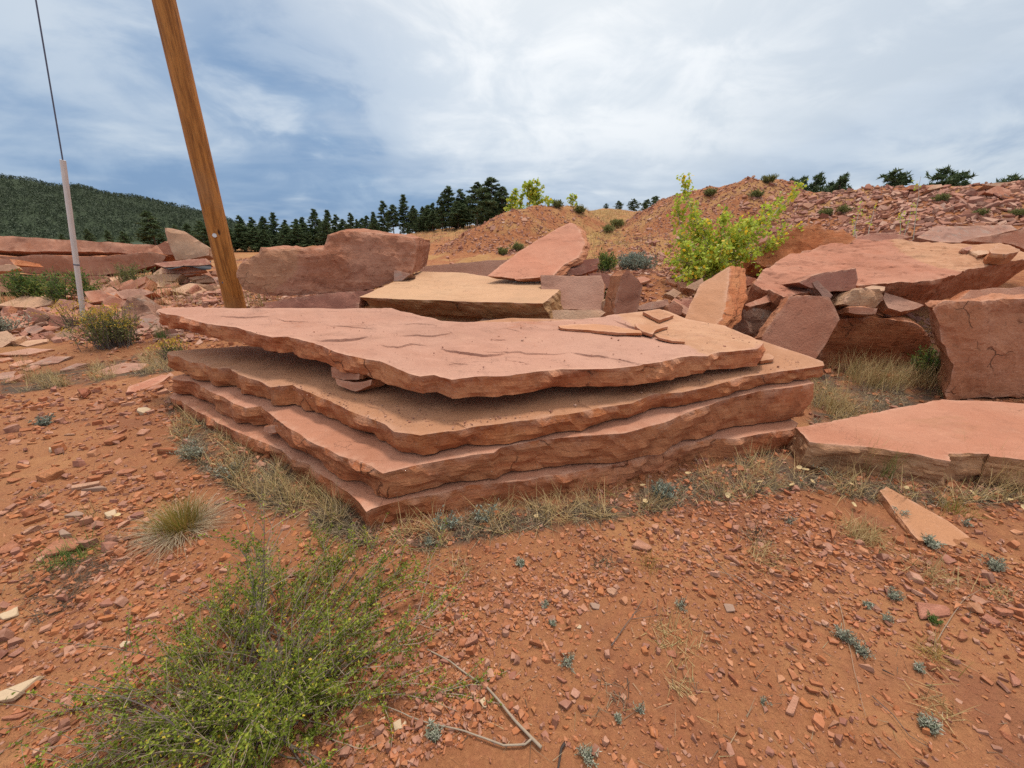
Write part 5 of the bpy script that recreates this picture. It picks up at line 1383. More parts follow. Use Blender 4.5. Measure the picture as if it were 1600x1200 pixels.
# ================================================================== wooden pole and guy wire
B = at(366, 470, 6.9); Tp = at(256, 0, 6.75)
dirp = (Tp - B).normalized()
B0 = B - dirp * ((B.z - hz(B.x, B.y) + 0.3) / dirp.z)
Lp = 9.0
n = 60
tt = np.linspace(0, 1, n)
pts = np.array(B0)[None] + np.array(dirp)[None] * (tt * Lp)[:, None]
th = np.linspace(0, 2 * np.pi, 24, endpoint=False)
rad = 0.160 - 0.042 * tt
root = thing('utility_pole', 'leaning brown wooden utility pole with a silver tag', 'pole', tuple(B0 + dirp * 0.3))
a = np.cross(dirp, (0, 1, 0)); a /= np.linalg.norm(a); b = np.cross(dirp, a)
wob = 1 + 0.025 * fbm(np.stack([np.tile(np.cos(th), n) * 1.2, np.tile(np.sin(th), n) * 1.2, np.repeat(tt * 5, 24)], 1), 3)
ring = pts[:, None] + (rad[:, None] * wob.reshape(n, 24))[:, :, None] * (np.cos(th)[None, :, None] * a + np.sin(th)[None, :, None] * b)
V = ring.reshape(-1, 3)
i = (np.arange(n - 1)[:, None] * 24 + np.arange(24)[None]).ravel(); j = (np.arange(n - 1)[:, None] * 24 + (np.arange(24)[None] + 1) % 24).ravel()
T = np.concatenate([np.stack([i, j, j + 24], 1), np.stack([i, j + 24, i + 24], 1), [[(n - 1) * 24, (n - 1) * 24 + k, (n - 1) * 24 + k + 1] for k in range(1, 23)]])
def child(o, root):
    o.parent = root
    o.matrix_parent_inverse = Matrix.Translation(-Vector(root.location))
    return o
sh = child(mk('shaft', V, T[:, ::-1], M['pole'], smooth=True), root)
sh.data.flip_normals() if sh.data.polygons[5].normal.dot(sh.data.polygons[5].center - Vector(pts[0])) < 0 else None
C = at(362, 368, 6.9)
tpar = (C - B0).dot(dirp)
axis_p = B0 + dirp * tpar
side_d = (C - axis_p); 
out_d = (Vector((0.25, -1, 0.1)) - dirp * Vector((0.25, -1, 0.1)).dot(dirp)).normalized()
tp = axis_p + out_d * (0.160 - 0.042 * tpar / Lp + 0.004)
V, T = tubes([(np.array([tp - out_d * 0.01, tp + out_d * 0.006]), np.array([0.032, 0.032]))], 12)
child(mk('tag', V, T, M['silver']), root)
tp2 = axis_p + dirp * -0.75 + (out_d + Vector((-0.35, 0, 0))).normalized() * 0.150
V, T = tubes([(np.array([tp2 - out_d * 0.01, tp2 + out_d * 0.008]), np.array([0.014, 0.014]))], 8)
child(mk('bolt_head', V, T, M['wire']), root)

gb = at(131, 500, 6.7); gt = at(98, 250, 6.7)
dg = (gt - gb).normalized()
gb0 = gb - dg * 0.35
root = thing('guy_wire', 'steel guy wire with a white plastic guard on its lower end', 'guy wire', tuple(gb0))
Lg = (gt - gb0).length
aa_ = np.cross(dg, (0, 1, 0)); aa_ /= np.linalg.norm(aa_); bb_ = np.cross(dg, aa_)
pp = np.array([gb0 + dg * Lg * k / 10 for k in range(11)])
V, T = tubes([(pp, np.full(11, 0.036))], 10)
child(mk('guard', V, T, M['white_plastic'], smooth=False), root)
k1 = gb0 + dg * Lg * 0.45
V, T = tubes([(np.array([k1, k1 + dg * 0.02]), np.array([0.039, 0.039]))], 10)
child(mk('band', V, T, M['wire']), root)
d2 = (at(56, 0, 6.7) - gt).normalized()
V, T = tubes([(np.array([gt - dg * 0.3, gt, gt + d2 * 8]), np.array([0.009, 0.009, 0.009]))], 6)
child(mk('wire', V, T, M['wire']), root)

# black plastic sheet crumpled under stones by the pole
poly = [ZA(*p) for p in [(690, 590), (760, 572), (850, 566), (895, 578), (860, 590), (740, 602)]]
gxs, gys = np.meshgrid(np.linspace(0, 1, 24), np.linspace(0, 1, 10))
PW = []
for u_, v_ in zip(gxs.ravel(), gys.ravel()):
    px = 254 + u_ * 76; py = 418 - v_ * 9 + 3 * math.sin(u_ * 9) * (1 - v_)
    PW.append(at(px, py, 9.0 + v_ * 0.7))
PW = np.array(PW); PW[:, 2] += 0.05 * fbm(PW * 3.0, 3)
i = (np.arange(9)[:, None] * 24 + np.arange(23)[None]).ravel()
T = np.concatenate([np.stack([i, i + 1, i + 25], 1), np.stack([i, i + 25, i + 24], 1)])
o = mk('plastic_sheet', PW, T, M['black_plastic'], smooth=True, origin=PW.mean(0))
o.modifiers.new('thickness', 'SOLIDIFY').thickness = 0.01
tag(o, 'crumpled black plastic sheet on the stones left of the pole', 'plastic sheet')

# ================================================================== trees
def pine(seed, bare=0.15, H=9.0, width=0.19, dens=1.0, conic=1.0):
    r = np.random.default_rng(seed)
    n = 14
    zz = np.linspace(0, H, n)
    bend = np.cumsum(r.normal(size=(n, 2)) * 0.05, 0)
    trunk = np.column_stack([bend, zz])
    paths = [(trunk, np.linspace(0.16, 0.02, n) * H / 9)]
    tuft = []
    nb = int(62 * dens)
    for k in range(nb):
        f = bare + (1 - bare) * (k + r.uniform()) / nb
        h = f * H
        L = H * width * ((1 - f) ** 0.75 * conic + (1 - conic) * math.sin(math.pi * min(1, (f - bare) / (1 - bare) * 0.9 + 0.08))) * r.uniform(0.55, 1.25) + 0.15
        az = r.uniform(0, 6.283)
        d = np.array([math.cos(az), math.sin(az), 0.0])
        b0 = np.array([np.interp(h, zz, trunk[:, 0]), np.interp(h, zz, trunk[:, 1]), h])
        rise = r.uniform(-0.15, 0.45)
        pts = np.array([b0 + d * L * s + np.array([0, 0, L * (rise * s - 0.15 * s * s)]) for s in (0, 0.4, 0.75, 1.0)])
        paths.append((pts, np.array([0.035, 0.025, 0.015, 0.006]) * H / 9))
        m_ = int(5 + L * 9)
        s = r.uniform(0.3, 1.05, m_)
        for q in s:
            tuft.append(b0 + d * L * q + np.array([0, 0, L * (rise * q - 0.15 * q * q)]) + r.normal(size=3) * np.array([0.11, 0.11, 0.08]) * (0.5 + L * 0.5))
    tuft = np.array(tuft)
    m_ = 9
    P = np.repeat(tuft, m_, 0)
    d = r.normal(size=P.shape); d[:, 2] = d[:, 2] * 0.7 + 0.35
    d /= np.linalg.norm(d, axis=1)[:, None]
    ln = r.uniform(0.18, 0.42, len(P)) * (H / 9) ** 0.5
    s = np.cross(d, r.normal(size=P.shape)); s /= np.linalg.norm(s, axis=1)[:, None]
    w = ln * 0.2
    V = np.stack([P - s * w[:, None], P + s * w[:, None], P + d * ln[:, None]], 1).reshape(-1, 3)
    T = np.arange(len(V)).reshape(-1, 3)
    tint = np.repeat(np.clip(np.repeat(r.uniform(0, 1, len(tuft)), m_) * 0.7 + r.uniform(0, 0.3, len(P)), 0, 1), 3)
    root = thing('pine_tree', 'x', 'tree')
    tv, tt_ = tubes(paths, 4)
    mk('trunk', tv, tt_, M['bark'], parent=root)
    mk('crown', V, T, M['needle'], parent=root, attrs={'tint': tint})
    return root
PINES = [pine(900 + k, [0.12, 0.3, 0.08, 0.36, 0.2, 0.15][k], 9.0, [0.23, 0.25, 0.28, 0.24, 0.21, 0.30][k], [1.3, 1.3, 1.4, 1.2, 1.2, 1.5][k], [1, 0.7, 0.9, 0.55, 0.9, 0.6][k]) for k in range(6)]
JUN = [pine(950 + k, 0.05, 4.0, 0.42, 1.3, 0.25) for k in range(2)]
used = set()
def place_tree(proto, px, pytop, Y, label, group=None, wide=1.0, H0=9.0, name=None, sink=0.0):
    tip = at(px, pytop, Y)
    z = hz(tip.x, tip.y) - sink
    s = max(0.1, (tip.z - z) / H0)
    if id(proto) not in used:
        used.add(id(proto)); o = proto
        o.location = (tip.x, tip.y, z); o.scale = (s * wide, s * wide, s); o.rotation_euler = (0, 0, random.uniform(0, 6.3)); o['label'] = label
    else:
        o = copy_thing(proto, (tip.x, tip.y, z), random.uniform(0, 6.3), (s * wide, s * wide, s), label)
    if group: o['group'] = group
    return o
TOPS = [(75, 310), (150, 320), (210, 315), (275, 295), (330, 335), (390, 330), (430, 320), (490, 275), (530, 330), (575, 280), (620, 305), (655, 330), (695, 295), (740, 330), (790, 310), (830, 290), (880, 230), (930, 250), (1000, 195), (1050, 255), (1100, 260), (1160, 240), (1200, 210), (1240, 150), (1310, 165), (1350, 200), (1400, 125), (1480, 100), (1540, 150)]
def stretch(px, front):
    where = ['between the wooden pole and the massive boulder', 'above the low left half of the massive boulder', 'above the high right half of the massive boulder', 'between the massive boulder and the berm'][int(np.digitize(px, [415, 510, 650]))]
    return ('tall dark pine in the row, ' if front else 'shorter pine filling the row, ') + where
GP = 'pines in the row behind the boulder'
NOTE = {490: 'tall pine above the left half of the massive boulder', 1000: 'tallest pine right of the massive boulder peak', 1240: 'slim pine with bare lower trunk near the berm', 1480: 'broad dark pine at the right end of the row', 1400: 'pine with pale bare trunk beside the broad dark one', 75: 'pine nearest the wooden pole on its right', 880: 'tall pine above the right end of the boulder'}
for k, (tx, ty) in enumerate(TOPS):
    px, py = ZB(tx, ty)
    Y = 82 - 30 * sstep(450, 780, px)
    pr = PINES[[0, 4, 2, 0, 4, 1][k % 6]] if px < 700 else PINES[[1, 3, 0, 3, 5][k % 5]]
    if tx == 1480: pr = PINES[5]
    place_tree(pr, px, py, Y + random.uniform(-3, 3), NOTE.get(tx, stretch(px, True)), GP, 1.3 if tx != 1480 else 1.6)
for k in range(110):
    px = random.uniform(352, 790)
    env = np.interp(px, [360, 480, 560, 600, 640, 700, 740, 790], [346, 345, 343, 330, 325, 315, 300, 300]) + random.uniform(0, 38)
    Y = 72 - 20 * sstep(450, 780, px) + random.uniform(0, 14)
    place_tree(PINES[k % 6], px, env, Y, stretch(px, False), GP, 1.8)
LEFTT = [(228, 330, 60, 2, 1.5, 'large dark pine standing before the hill left of the pole'), (165, 360, 75, 0, 1.4, 'low pine between the guy guard and the large dark pine'), (135, 358, 80, 4, 1.4, 'low pine just right of the white guy guard'), (190, 362, 70, 5, 1.3, 'low pine left of the large dark pine'),
         (290, 350, 66, 2, 1.4, 'dark pine behind the pale triangular slab'), (312, 346, 62, 5, 1.3, 'dark pine just left of the pole'), (270, 352, 70, 0, 1.3, 'pine behind the left of the triangular slab'), (330, 352, 70, 1, 1.3, 'pine hidden partly by the pole'), (95, 366, 90, 2, 1.5, 'low pine left of the white guy guard')]
for px, py, Y, k, w, lb in LEFTT:
    place_tree(PINES[k], px, py, Y, lb, None, w)
RIGHTT = [(948, 318, 76, 'small dark juniper leftmost on the skyline of the gap'), (968, 314, 74, 'dark juniper second on the skyline of the gap'), (990, 311, 74, 'dark juniper third on the skyline of the gap'), (1027, 307, 70, 'dark juniper at the foot of the tall mound'), (1012, 312, 78, 'pale grey juniper on the skyline of the gap')]
for k, (px, py, Y, lb) in enumerate(RIGHTT):
    place_tree(JUN[k % 2], px, py, Y, lb, None, 1.25, 4.0)
RT = [(1255, 279, 34, 1.0, 'dark pine leftmost behind the ridge top'), (1276, 274, 33, 1.0, 'dark pine second behind the ridge top'), (1240, 282, 33, 1.0, 'low dark pine at the shoulder of the tall mound'), (1316, 275, 32, 1.0, 'dark pine standing alone right of the clump on the ridge'), (1300, 288, 33, 1.1, 'low pine beside the lone one on the ridge'), (1392, 271, 27, 1.3, 'spreading dark pine behind the ridge above the bushes'), (1474, 268, 25, 1.35, 'broad dark pine on the skyline at right'), (1594, 277, 23, 1.2, 'dark pine at the right edge on the skyline'), (1510, 287, 25, 0.8, 'tiny dark pine right of the broad one on the skyline')]
for k, (px, py, Y, w, lb) in enumerate(RT):
    tip = at(px, py, Y)
    place_tree(JUN[k % 2], px, py, Y, lb, None, w * 0.72, 4.0)

# forest on the hill
g4 = np.random.default_rng(77)
c = MOUNDS[6][0]
x = g4.uniform(-900, 60, 60000); y = g4.uniform(180, 470, 60000)
z = ht(x, y)
px, py = project(x, y, z)
k = (px > -250) & (px < 470) & (py < 392) & (z > 1.2)
x, y, z = x[k], y[k], z[k]
idx = g4.permutation(len(x))[:15000]
x, y, z = x[idx], y[idx], z[idx]
m_ = 14
hgt = g4.uniform(2.2, 4.2, len(x))
P = np.repeat(np.stack([x, y, z], 1), m_, 0)
hh = np.repeat(hgt, m_)
f = g4.uniform(0.08, 1, len(P))
rad = hh * 0.30 * (1 - f) ** 0.6 + 0.2
az = g4.uniform(0, 6.283, len(P))
P = P + np.stack([np.cos(az) * rad, np.sin(az) * rad, f * hh], 1)
d = g4.normal(size=P.shape); d[:, 2] += 0.5; d /= np.linalg.norm(d, axis=1)[:, None]
s = np.cross(d, g4.normal(size=P.shape)); s /= np.linalg.norm(s, axis=1)[:, None]
ln = hh * g4.uniform(0.16, 0.3, len(P))
V = np.stack([P - s * (ln * 0.42)[:, None], P + s * (ln * 0.42)[:, None], P + d * ln[:, None]], 1).reshape(-1, 3)
tint = np.repeat(np.clip(np.repeat(g4.uniform(0, 1, len(x)), m_) * 0.8 + g4.uniform(0, 0.2, len(P)), 0, 1), 3)
o = mk('hill_forest', V, np.arange(len(V)).reshape(-1, 3), M['needle_far'], attrs={'tint': tint})
tag(o, 'dark pine forest covering the far hill at left', 'forest', kind='stuff')

# ================================================================== shrubs and grasses
def root_at(name, label, cat, px, py, group=None, Y=None):
    G = ground(px, py) if Y is None else at(px, py, Y)
    if Y is not None: G = Vector((G.x, G.y, hz(G.x, G.y)))
    return thing(name, label, cat, tuple(G), group), np.array(G)
def curve_path(p, d, L, rng, n=6, bendv=(0, 0, 0.0), wob=0.12):
    pts = [np.array(p, float)]
    d = np.array(d, float); d /= np.linalg.norm(d)
    for _ in range(n):
        d = d + np.array(bendv) / n + rng.normal(size=3) * wob
        d /= np.linalg.norm(d)
        pts.append(pts[-1] + d * L / n)
    return np.array(pts), d

# big green shrub in the lower left foreground
r = np.random.default_rng(41)
root, G = root_at('shrub', 'sprawling green shrub with tiny leaves and grey twigs in the foreground', 'shrub', 405, 1085)
stems, twigs, LP = [], [], []
for k in range(112):
    az = r.uniform(0, 6.283)
    el = np.clip(r.normal(0.26, 0.22), 0.03, 0.95)
    L = r.uniform(0.38, 0.78) * (0.95 if math.cos(az) > -0.2 else 0.85)
    if math.sin(az) < -0.3: L *= 0.72
    if math.cos(az) < -0.3 and math.sin(az) < 0.3: L *= 0.85
    d = (math.cos(az) * math.cos(el), math.sin(az) * math.cos(el), math.sin(el))
    b0 = G + np.append(r.normal(size=2) * 0.10, 0.0)
    b0[2] = hz(b0[0], b0[1]) - 0.01
    pts, dd = curve_path(b0, d, L, r, 8, (0, 0, -0.18), 0.10)
    pts[:, 2] = np.maximum(pts[:, 2], G[2] + 0.015)
    stems.append((pts, np.linspace(0.0036, 0.001, len(pts)) * r.uniform(0.7, 1.3)))
    if k % 8 == 0: continue
    leafy = 1.0 if r.uniform() < 0.85 else 0.25
    right = 1.0 if (math.cos(az) > -0.25 or math.sin(az) > 0.3) else 0.6
    for q in range(int(r.integers(9, 15))):
        f = r.uniform(0.28, 1.0)
        i = min(len(pts) - 2, int(f * (len(pts) - 1)))
        p0 = pts[i] + (pts[i + 1] - pts[i]) * r.uniform()
        dv = (pts[i + 1] - pts[i]); dv = dv / np.linalg.norm(dv) + r.normal(size=3) * 0.55; dv[2] += 0.35
        tp, _ = curve_path(p0, dv, r.uniform(0.07, 0.26), r, 5, (0, 0, 0.1), 0.12)
        tp[:, 2] = np.maximum(tp[:, 2], G[2] + 0.012)
        twigs.append((tp, np.linspace(0.0016, 0.0007, len(tp))))
        nl = int(r.integers(14, 30) * leafy * right)
        for s in r.uniform(0.05, 1.0, nl):
            j = min(len(tp) - 2, int(s * (len(tp) - 1)))
            c = tp[j] + (tp[j + 1] - tp[j]) * r.uniform()
            for _ in range(2): LP.append(c + r.normal(size=3) * 0.004)
    for s in r.uniform(0.45, 1.0, int(22 * leafy)):
        j = min(len(pts) - 2, int(s * (len(pts) - 1)))
        LP.append(pts[j] + (pts[j + 1] - pts[j]) * r.uniform() + r.normal(size=3) * 0.004)
def add(root, name, V, T, mat, tint=None):
    o = mk(name, V, T, mat, attrs=None if tint is None else {'tint': tint})
    if name != 'trunk': o['kind'] = 'stuff'
    return child(o, root)
V, T = tubes(stems, 4); add(root, 'stems', V, T, M['twig'])
V, T = tubes(twigs, 3); add(root, 'twigs', V, T, M['dead_stick'])
LP = np.array(LP)
V, T = leaves(LP, r.uniform(0.007, 0.015, len(LP)), r, 0.55, 0.5)
add(root, 'leaves', V, T, M['bitter'], np.repeat(np.clip(r.beta(2, 2.2, len(LP)) * 0.93 + (r.uniform(size=len(LP)) < 0.035) * 0.6, 0, 1), 4))

# yellow-flowered bush
def flower_bush(label, px, py, Y, h, w, n, seed, matl='rabbit', flower=True, nleaf=14, lsz=0.03):
    r = np.random.default_rng(seed)
    root, G = root_at('flowering_bush' if flower else 'leafy_bush', label, 'bush', px, py, None, Y)
    st, LPt, FP = [], [], []
    for k in range(n):
        az = r.uniform(0, 6.283); sp = abs(r.normal(0, 0.55))
        d = (math.cos(az) * sp, math.sin(az) * sp, 1.0)
        b0 = G + np.append(r.normal(size=2) * w * 0.12, -0.01)
        L = h * r.uniform(0.6, 1.1)
        pts, dd = curve_path(b0, d, L, r, 6, (0, 0, 0.15), 0.08)
        st.append((pts, np.linspace(0.006, 0.002, len(pts))))
        for s in r.uniform(0.2, 0.95, nleaf):
            j = min(len(pts) - 2, int(s * 6)); LPt.append(pts[j] + (pts[j + 1] - pts[j]) * r.uniform() + r.normal(size=3) * 0.012)
        if flower and r.uniform() < 0.75:
            for _ in range(16): FP.append(pts[-1] + r.normal(size=3) * np.array([0.035, 0.035, 0.015]))
    V, T = tubes(st, 3); add(root, 'stems', V, T, M['twig'])
    LPt = np.array(LPt)
    V, T = leaves(LPt, r.uniform(0.7, 1.5, len(LPt)) * lsz, r, 0.22, 0.9)
    add(root, 'leaves', V, T, M[matl], np.repeat(r.uniform(0, 1, len(LPt)), 4))
    if FP:
        FP = np.array(FP)
        V, T = leaves(FP, r.uniform(0.01, 0.024, len(FP)), r, 0.9, 0.5)
        add(root, 'flowers', V, T, M['flower'], np.repeat(r.uniform(0, 1, len(FP)), 4))
    return root
flower_bush('yellow-flowered bush left of the stack below the white guard', 190, 568, 5.5, 0.55, 1.0, 120, 61, lsz=0.045, nleaf=20)
flower_bush('smaller yellow-flowered sprig at the foot of the white guard', 128, 545, 6.3, 0.5, 0.4, 26, 62)
flower_bush('yellow-flowered low plant beside the far left corner of the stack', 272, 560, 5.0, 0.28, 0.5, 30, 63, lsz=0.035)
flower_bush('feathery green bush at far left before the slab pile', 55, 478, 7.8, 0.6, 0.7, 100, 64, 'weed', False, 34, 0.07)
flower_bush('yellow-green weed between the bush and the white guard', 98, 478, 7.6, 0.65, 0.6, 40, 65, 'weed', False, 26, 0.07)
flower_bush('yellow-green weed right of the white guard', 138, 470, 8.0, 0.6, 0.5, 36, 66, 'weed', False, 24, 0.07)
flower_bush('low green plant at the left edge beside the flat slabs', 12, 545, 6.0, 0.35, 0.7, 60, 67, 'sage', False, 22, 0.05)
flower_bush('yellow-green plant behind the tilted pink slab', 945, 425, 8.5, 0.42, 0.5, 40, 68, 'weed', False, 26, 0.07)
flower_bush('blue-grey rounded bush behind the standing maroon slab', 990, 425, 9.0, 0.38, 1.3, 110, 69, 'blue_sage', False, 26, 0.07)
flower_bush('yellow bush low between the stones in the middle', 957, 462, 6.0, 0.28, 0.4, 40, 70, 'weed', False, 20, 0.04)
flower_bush('yellow-green weed among stones right of the leaning orange slab', 1183, 452, 5.6, 0.35, 0.4, 36, 71, 'weed', False, 20, 0.04)
flower_bush('thin green weed on the shadowed block', 1322, 470, 5.1, 0.4, 0.2, 12, 72, 'sage', False, 20, 0.03)
flower_bush('dark green weed by the tall orange block', 1455, 565, 4.3, 0.35, 0.35, 46, 73, 'weed', False, 24, 0.04)
flower_bush('pale dry weed behind the mauve block', 205, 432, 9.0, 0.6, 0.9, 60, 74, 'rabbit', False, 22, 0.06)
MB_ = [(1318, 330, 'round yellow-green bush on the tall mound flank'), (1472, 312, 'round yellow-green bush on the ridge below the broad pine'), (1200, 283, 'small bush on top of the tall mound'), (1180, 306, 'dry bush on the tall mound face'), (1108, 303, 'pale bush low on the tall mound face'), (785, 395, 'yellow-green bush at the foot of the berm'), (808, 388, 'yellowish bush right of another at the berm foot'),
       (905, 330, 'bush on the right shoulder of the berm'), (870, 322, 'bush on the berm top'), (1530, 335, 'small bush on the ridge at right'), (1590, 335, 'greenish bush on the ridge at the right edge'), (950, 360, 'low bush in the straw gap'), (965, 330, 'bush on the skyline of the gap'), (1290, 335, 'low bush beneath the shoulder of the mound')]
for k, (px, py, lb) in enumerate(MB_):
    G = ground(px, py + 3)
    sc = min(G.y, 36) / 20
    flower_bush(lb, px, py + 3, None if G.y < 40 else 30.0, 0.32 * sc, 0.9 * sc, 40, 300 + k, 'rabbit', False, 22, 0.10 * sc)

# aspen saplings
def aspen(label, px, py, Y, tops, seed, leaf=0.065, nleaf=60, spread=0.35, pale=True):
    r = np.random.default_rng(seed)
    root, G = root_at('aspen_sapling', label, 'tree', px, py, None, Y)
    st, tw, LPt = [], [], []
    for (tx, ty, tY, nl) in tops:
        tip = np.array(at(tx, ty, tY))
        b0 = G + np.append(r.normal(size=2) * 0.15, -0.02)
        n = 9
        f = np.linspace(0, 1, n)[:, None]
        pts = b0 + (tip - b0) * f + np.array([0, 0, 1]) * (f * (1 - f)) * 0.3 + np.cumsum(r.normal(size=(n, 3)) * 0.018, 0) * f
        H = np.linalg.norm(tip - b0)
        st.append((pts, np.linspace(0.013, 0.003, n)))
        for q in range(nl):
            s = r.uniform(0.18, 1.0)
            j = min(n - 2, int(s * (n - 1)))
            p0 = pts[j] + (pts[j + 1] - pts[j]) * r.uniform()
            dv = (tip - b0) / H * 0.5 + r.normal(size=3) * 0.75
            tp, _ = curve_path(p0, dv, r.uniform(0.12, spread) * (1.1 - 0.75 * s), r, 4, (0, 0, 0.25), 0.12)
            tw.append((tp, np.linspace(0.003, 0.0012, len(tp))))
            for u_ in r.uniform(0.2, 1.05, nleaf // 5):
                k = min(len(tp) - 2, int(u_ * 4)); LPt.append(tp[k] + (tp[k + 1] - tp[k]) * r.uniform() + r.normal(size=3) * 0.03)
    V, T = tubes(st, 5); add(root, 'trunk', V, T, M['pale_bark'])
    V, T = tubes(tw, 3); add(root, 'twigs', V, T, M['dead_stick'])
    LPt = np.array(LPt)
    n = len(LPt)
    # round leaves: six-sided discs on a short stalk
    ang = np.arange(6) * np.pi / 3
    d = r.normal(size=(n, 3)); d[:, 2] -= 0.4; d /= np.linalg.norm(d, axis=1)[:, None]
    s = np.cross(d, r.normal(size=(n, 3))); s /= np.linalg.norm(s, axis=1)[:, None]
    nn = np.cross(d, s)
    sz = r.uniform(0.6, 1.15, n) * leaf
    cen = LPt + d * sz[:, None] * 0.6
    V = cen[:, None] + 0.5 * sz[:, None, None] * (np.cos(ang)[None, :, None] * d[:, None] + np.sin(ang)[None, :, None] * s[:, None] * 0.92 + (0.18 * np.abs(np.sin(ang)))[None, :, None] * nn[:, None])
    T = (np.array([[0, 1, 2], [0, 2, 3], [0, 3, 4], [0, 4, 5]])[None] + (np.arange(n) * 6)[:, None, None]).reshape(-1, 3)
    tint = r.beta(2.2, 1.6, n) * 0.86
    yl = r.uniform(size=n) < 0.13
    tint[yl] = r.uniform(0.9, 1, yl.sum())
    add(root, 'leaves', V.reshape(-1, 3), T, M['aspen'], np.repeat(tint, 6))
    return root
aspen('bright yellow-green aspen sapling clump behind the leaning orange slab', 1105, 440, 7.0,
      [(1064, 286, 7.2, 36), (1078, 310, 7.0, 26), (1050, 330, 7.1, 24), (1100, 335, 6.8, 26), (1125, 342, 6.9, 24), (1150, 350, 6.7, 24), (1060, 372, 6.6, 22), (1095, 385, 6.4, 24), (1130, 390, 6.3, 24), (1165, 362, 6.9, 24), (1185, 350, 7.0, 24), (1200, 345, 7.2, 24), (1228, 318, 7.4, 26), (1238, 300, 7.5, 22), (1215, 375, 7.1, 20), (1175, 395, 6.6, 22), (1055, 410, 6.5, 18), (1090, 418, 6.2, 20), (1060, 440, 6.1, 12), (1145, 415, 6.4, 20), (1245, 352, 7.4, 12)], 81, 0.054, 70, 0.62)
aspen('pale green young aspen on top of the middle berm', 832, 322, 28, [(828, 284, 28, 26), (838, 286, 28, 22), (820, 290, 28.2, 20)], 82, 0.16, 70, 1.2)
aspen('low green bush-like aspen left of the pale one on the berm', 808, 325, 29, [(806, 296, 29, 26), (800, 306, 29, 20), (848, 312, 28, 20), (860, 314, 28, 16), (816, 305, 28, 20)], 83, 0.16, 60, 1.2)
aspen('tiny lone aspen on the right shoulder of the berm', 896, 321, 30, [(894, 303, 30, 14), (899, 305, 30, 12)], 84, 0.13, 40, 0.5)
aspen('thin bare sapling before the rubble ridge', 1420, 360, 9.5, [(1432, 277, 10, 3), (1422, 320, 10, 5), (1405, 330, 10, 5)], 85, 0.05, 20, 0.3)
aspen('sparse sapling stems left of the thin bare sapling', 1352, 365, 9.5, [(1350, 315, 10, 5), (1362, 325, 10, 6), (1340, 340, 10, 5)], 86, 0.05, 26, 0.3)

# grass tufts
def tuft(label, px, py, n, L, spread, mat, seed, w=0.0035, cat='grass tuft', name='grass_tuft', group=None, rad=0.02, Y=None, tint=None, curve=0.7):
    r = np.random.default_rng(seed)
    G = ground(px, py) if Y is None else at(px, py, Y)
    if Y is not None: G = Vector((G.x, G.y, hz(G.x, G.y)))
    G = np.array(G)
    base = G + np.column_stack([r.normal(size=(n, 2)) * rad, np.full(n, -0.004)])
    az = r.uniform(0, 6.283, n)
    lean = np.abs(r.normal(0, spread, n))
    V, T, m_ = blades(base, az, lean, r.uniform(0.5, 1.15, n) * L, np.full(n, w) * r.uniform(0.7, 1.3, n), r.uniform(0.2, 1.2, n) * curve)
    V[:, 2] = np.maximum(V[:, 2], G[2] + 0.004)
    tn = r.uniform(0, 1, n) if tint is None else r.uniform(tint[0], tint[1], n)
    o = mk(name, V, T, M[mat], attrs={'tint': np.repeat(tn, m_)}, origin=G)
    return tag(o, label, cat, group)
# the big bunch grass: green heart, orange tips, pale skirt
r = np.random.default_rng(91)
root, G = root_at('bunch_grass', 'orange-green bunch grass tuft with pale hanging skirt left of the stack', 'grass tuft', 285, 826)
for nm, n, L, lo, hi, tn, cv in (('blades', 620, 0.19, 0.05, 0.65, (0.0, 0.72), 0.5), ('skirt', 560, 0.24, 0.9, 1.5, (0.85, 1.0), 0.9)):
    base = G + np.column_stack([r.normal(size=(n, 2)) * 0.045, np.full(n, 0.0)])
    off = base[:, :2] - G[:2]
    az = np.arctan2(off[:, 1], off[:, 0]) + r.normal(size=n) * 0.5
    V, T, m_ = blades(base, az, r.uniform(lo, hi, n), L * r.uniform(0.6, 1.1, n), np.full(n, 0.0024), np.full(n, cv) * r.uniform(0.3, 1.1, n))
    V[:, 2] = np.maximum(V[:, 2], G[2] + 0.004)
    add(root, nm, V, T, M['tuft'], np.repeat(r.uniform(*tn, n), m_))
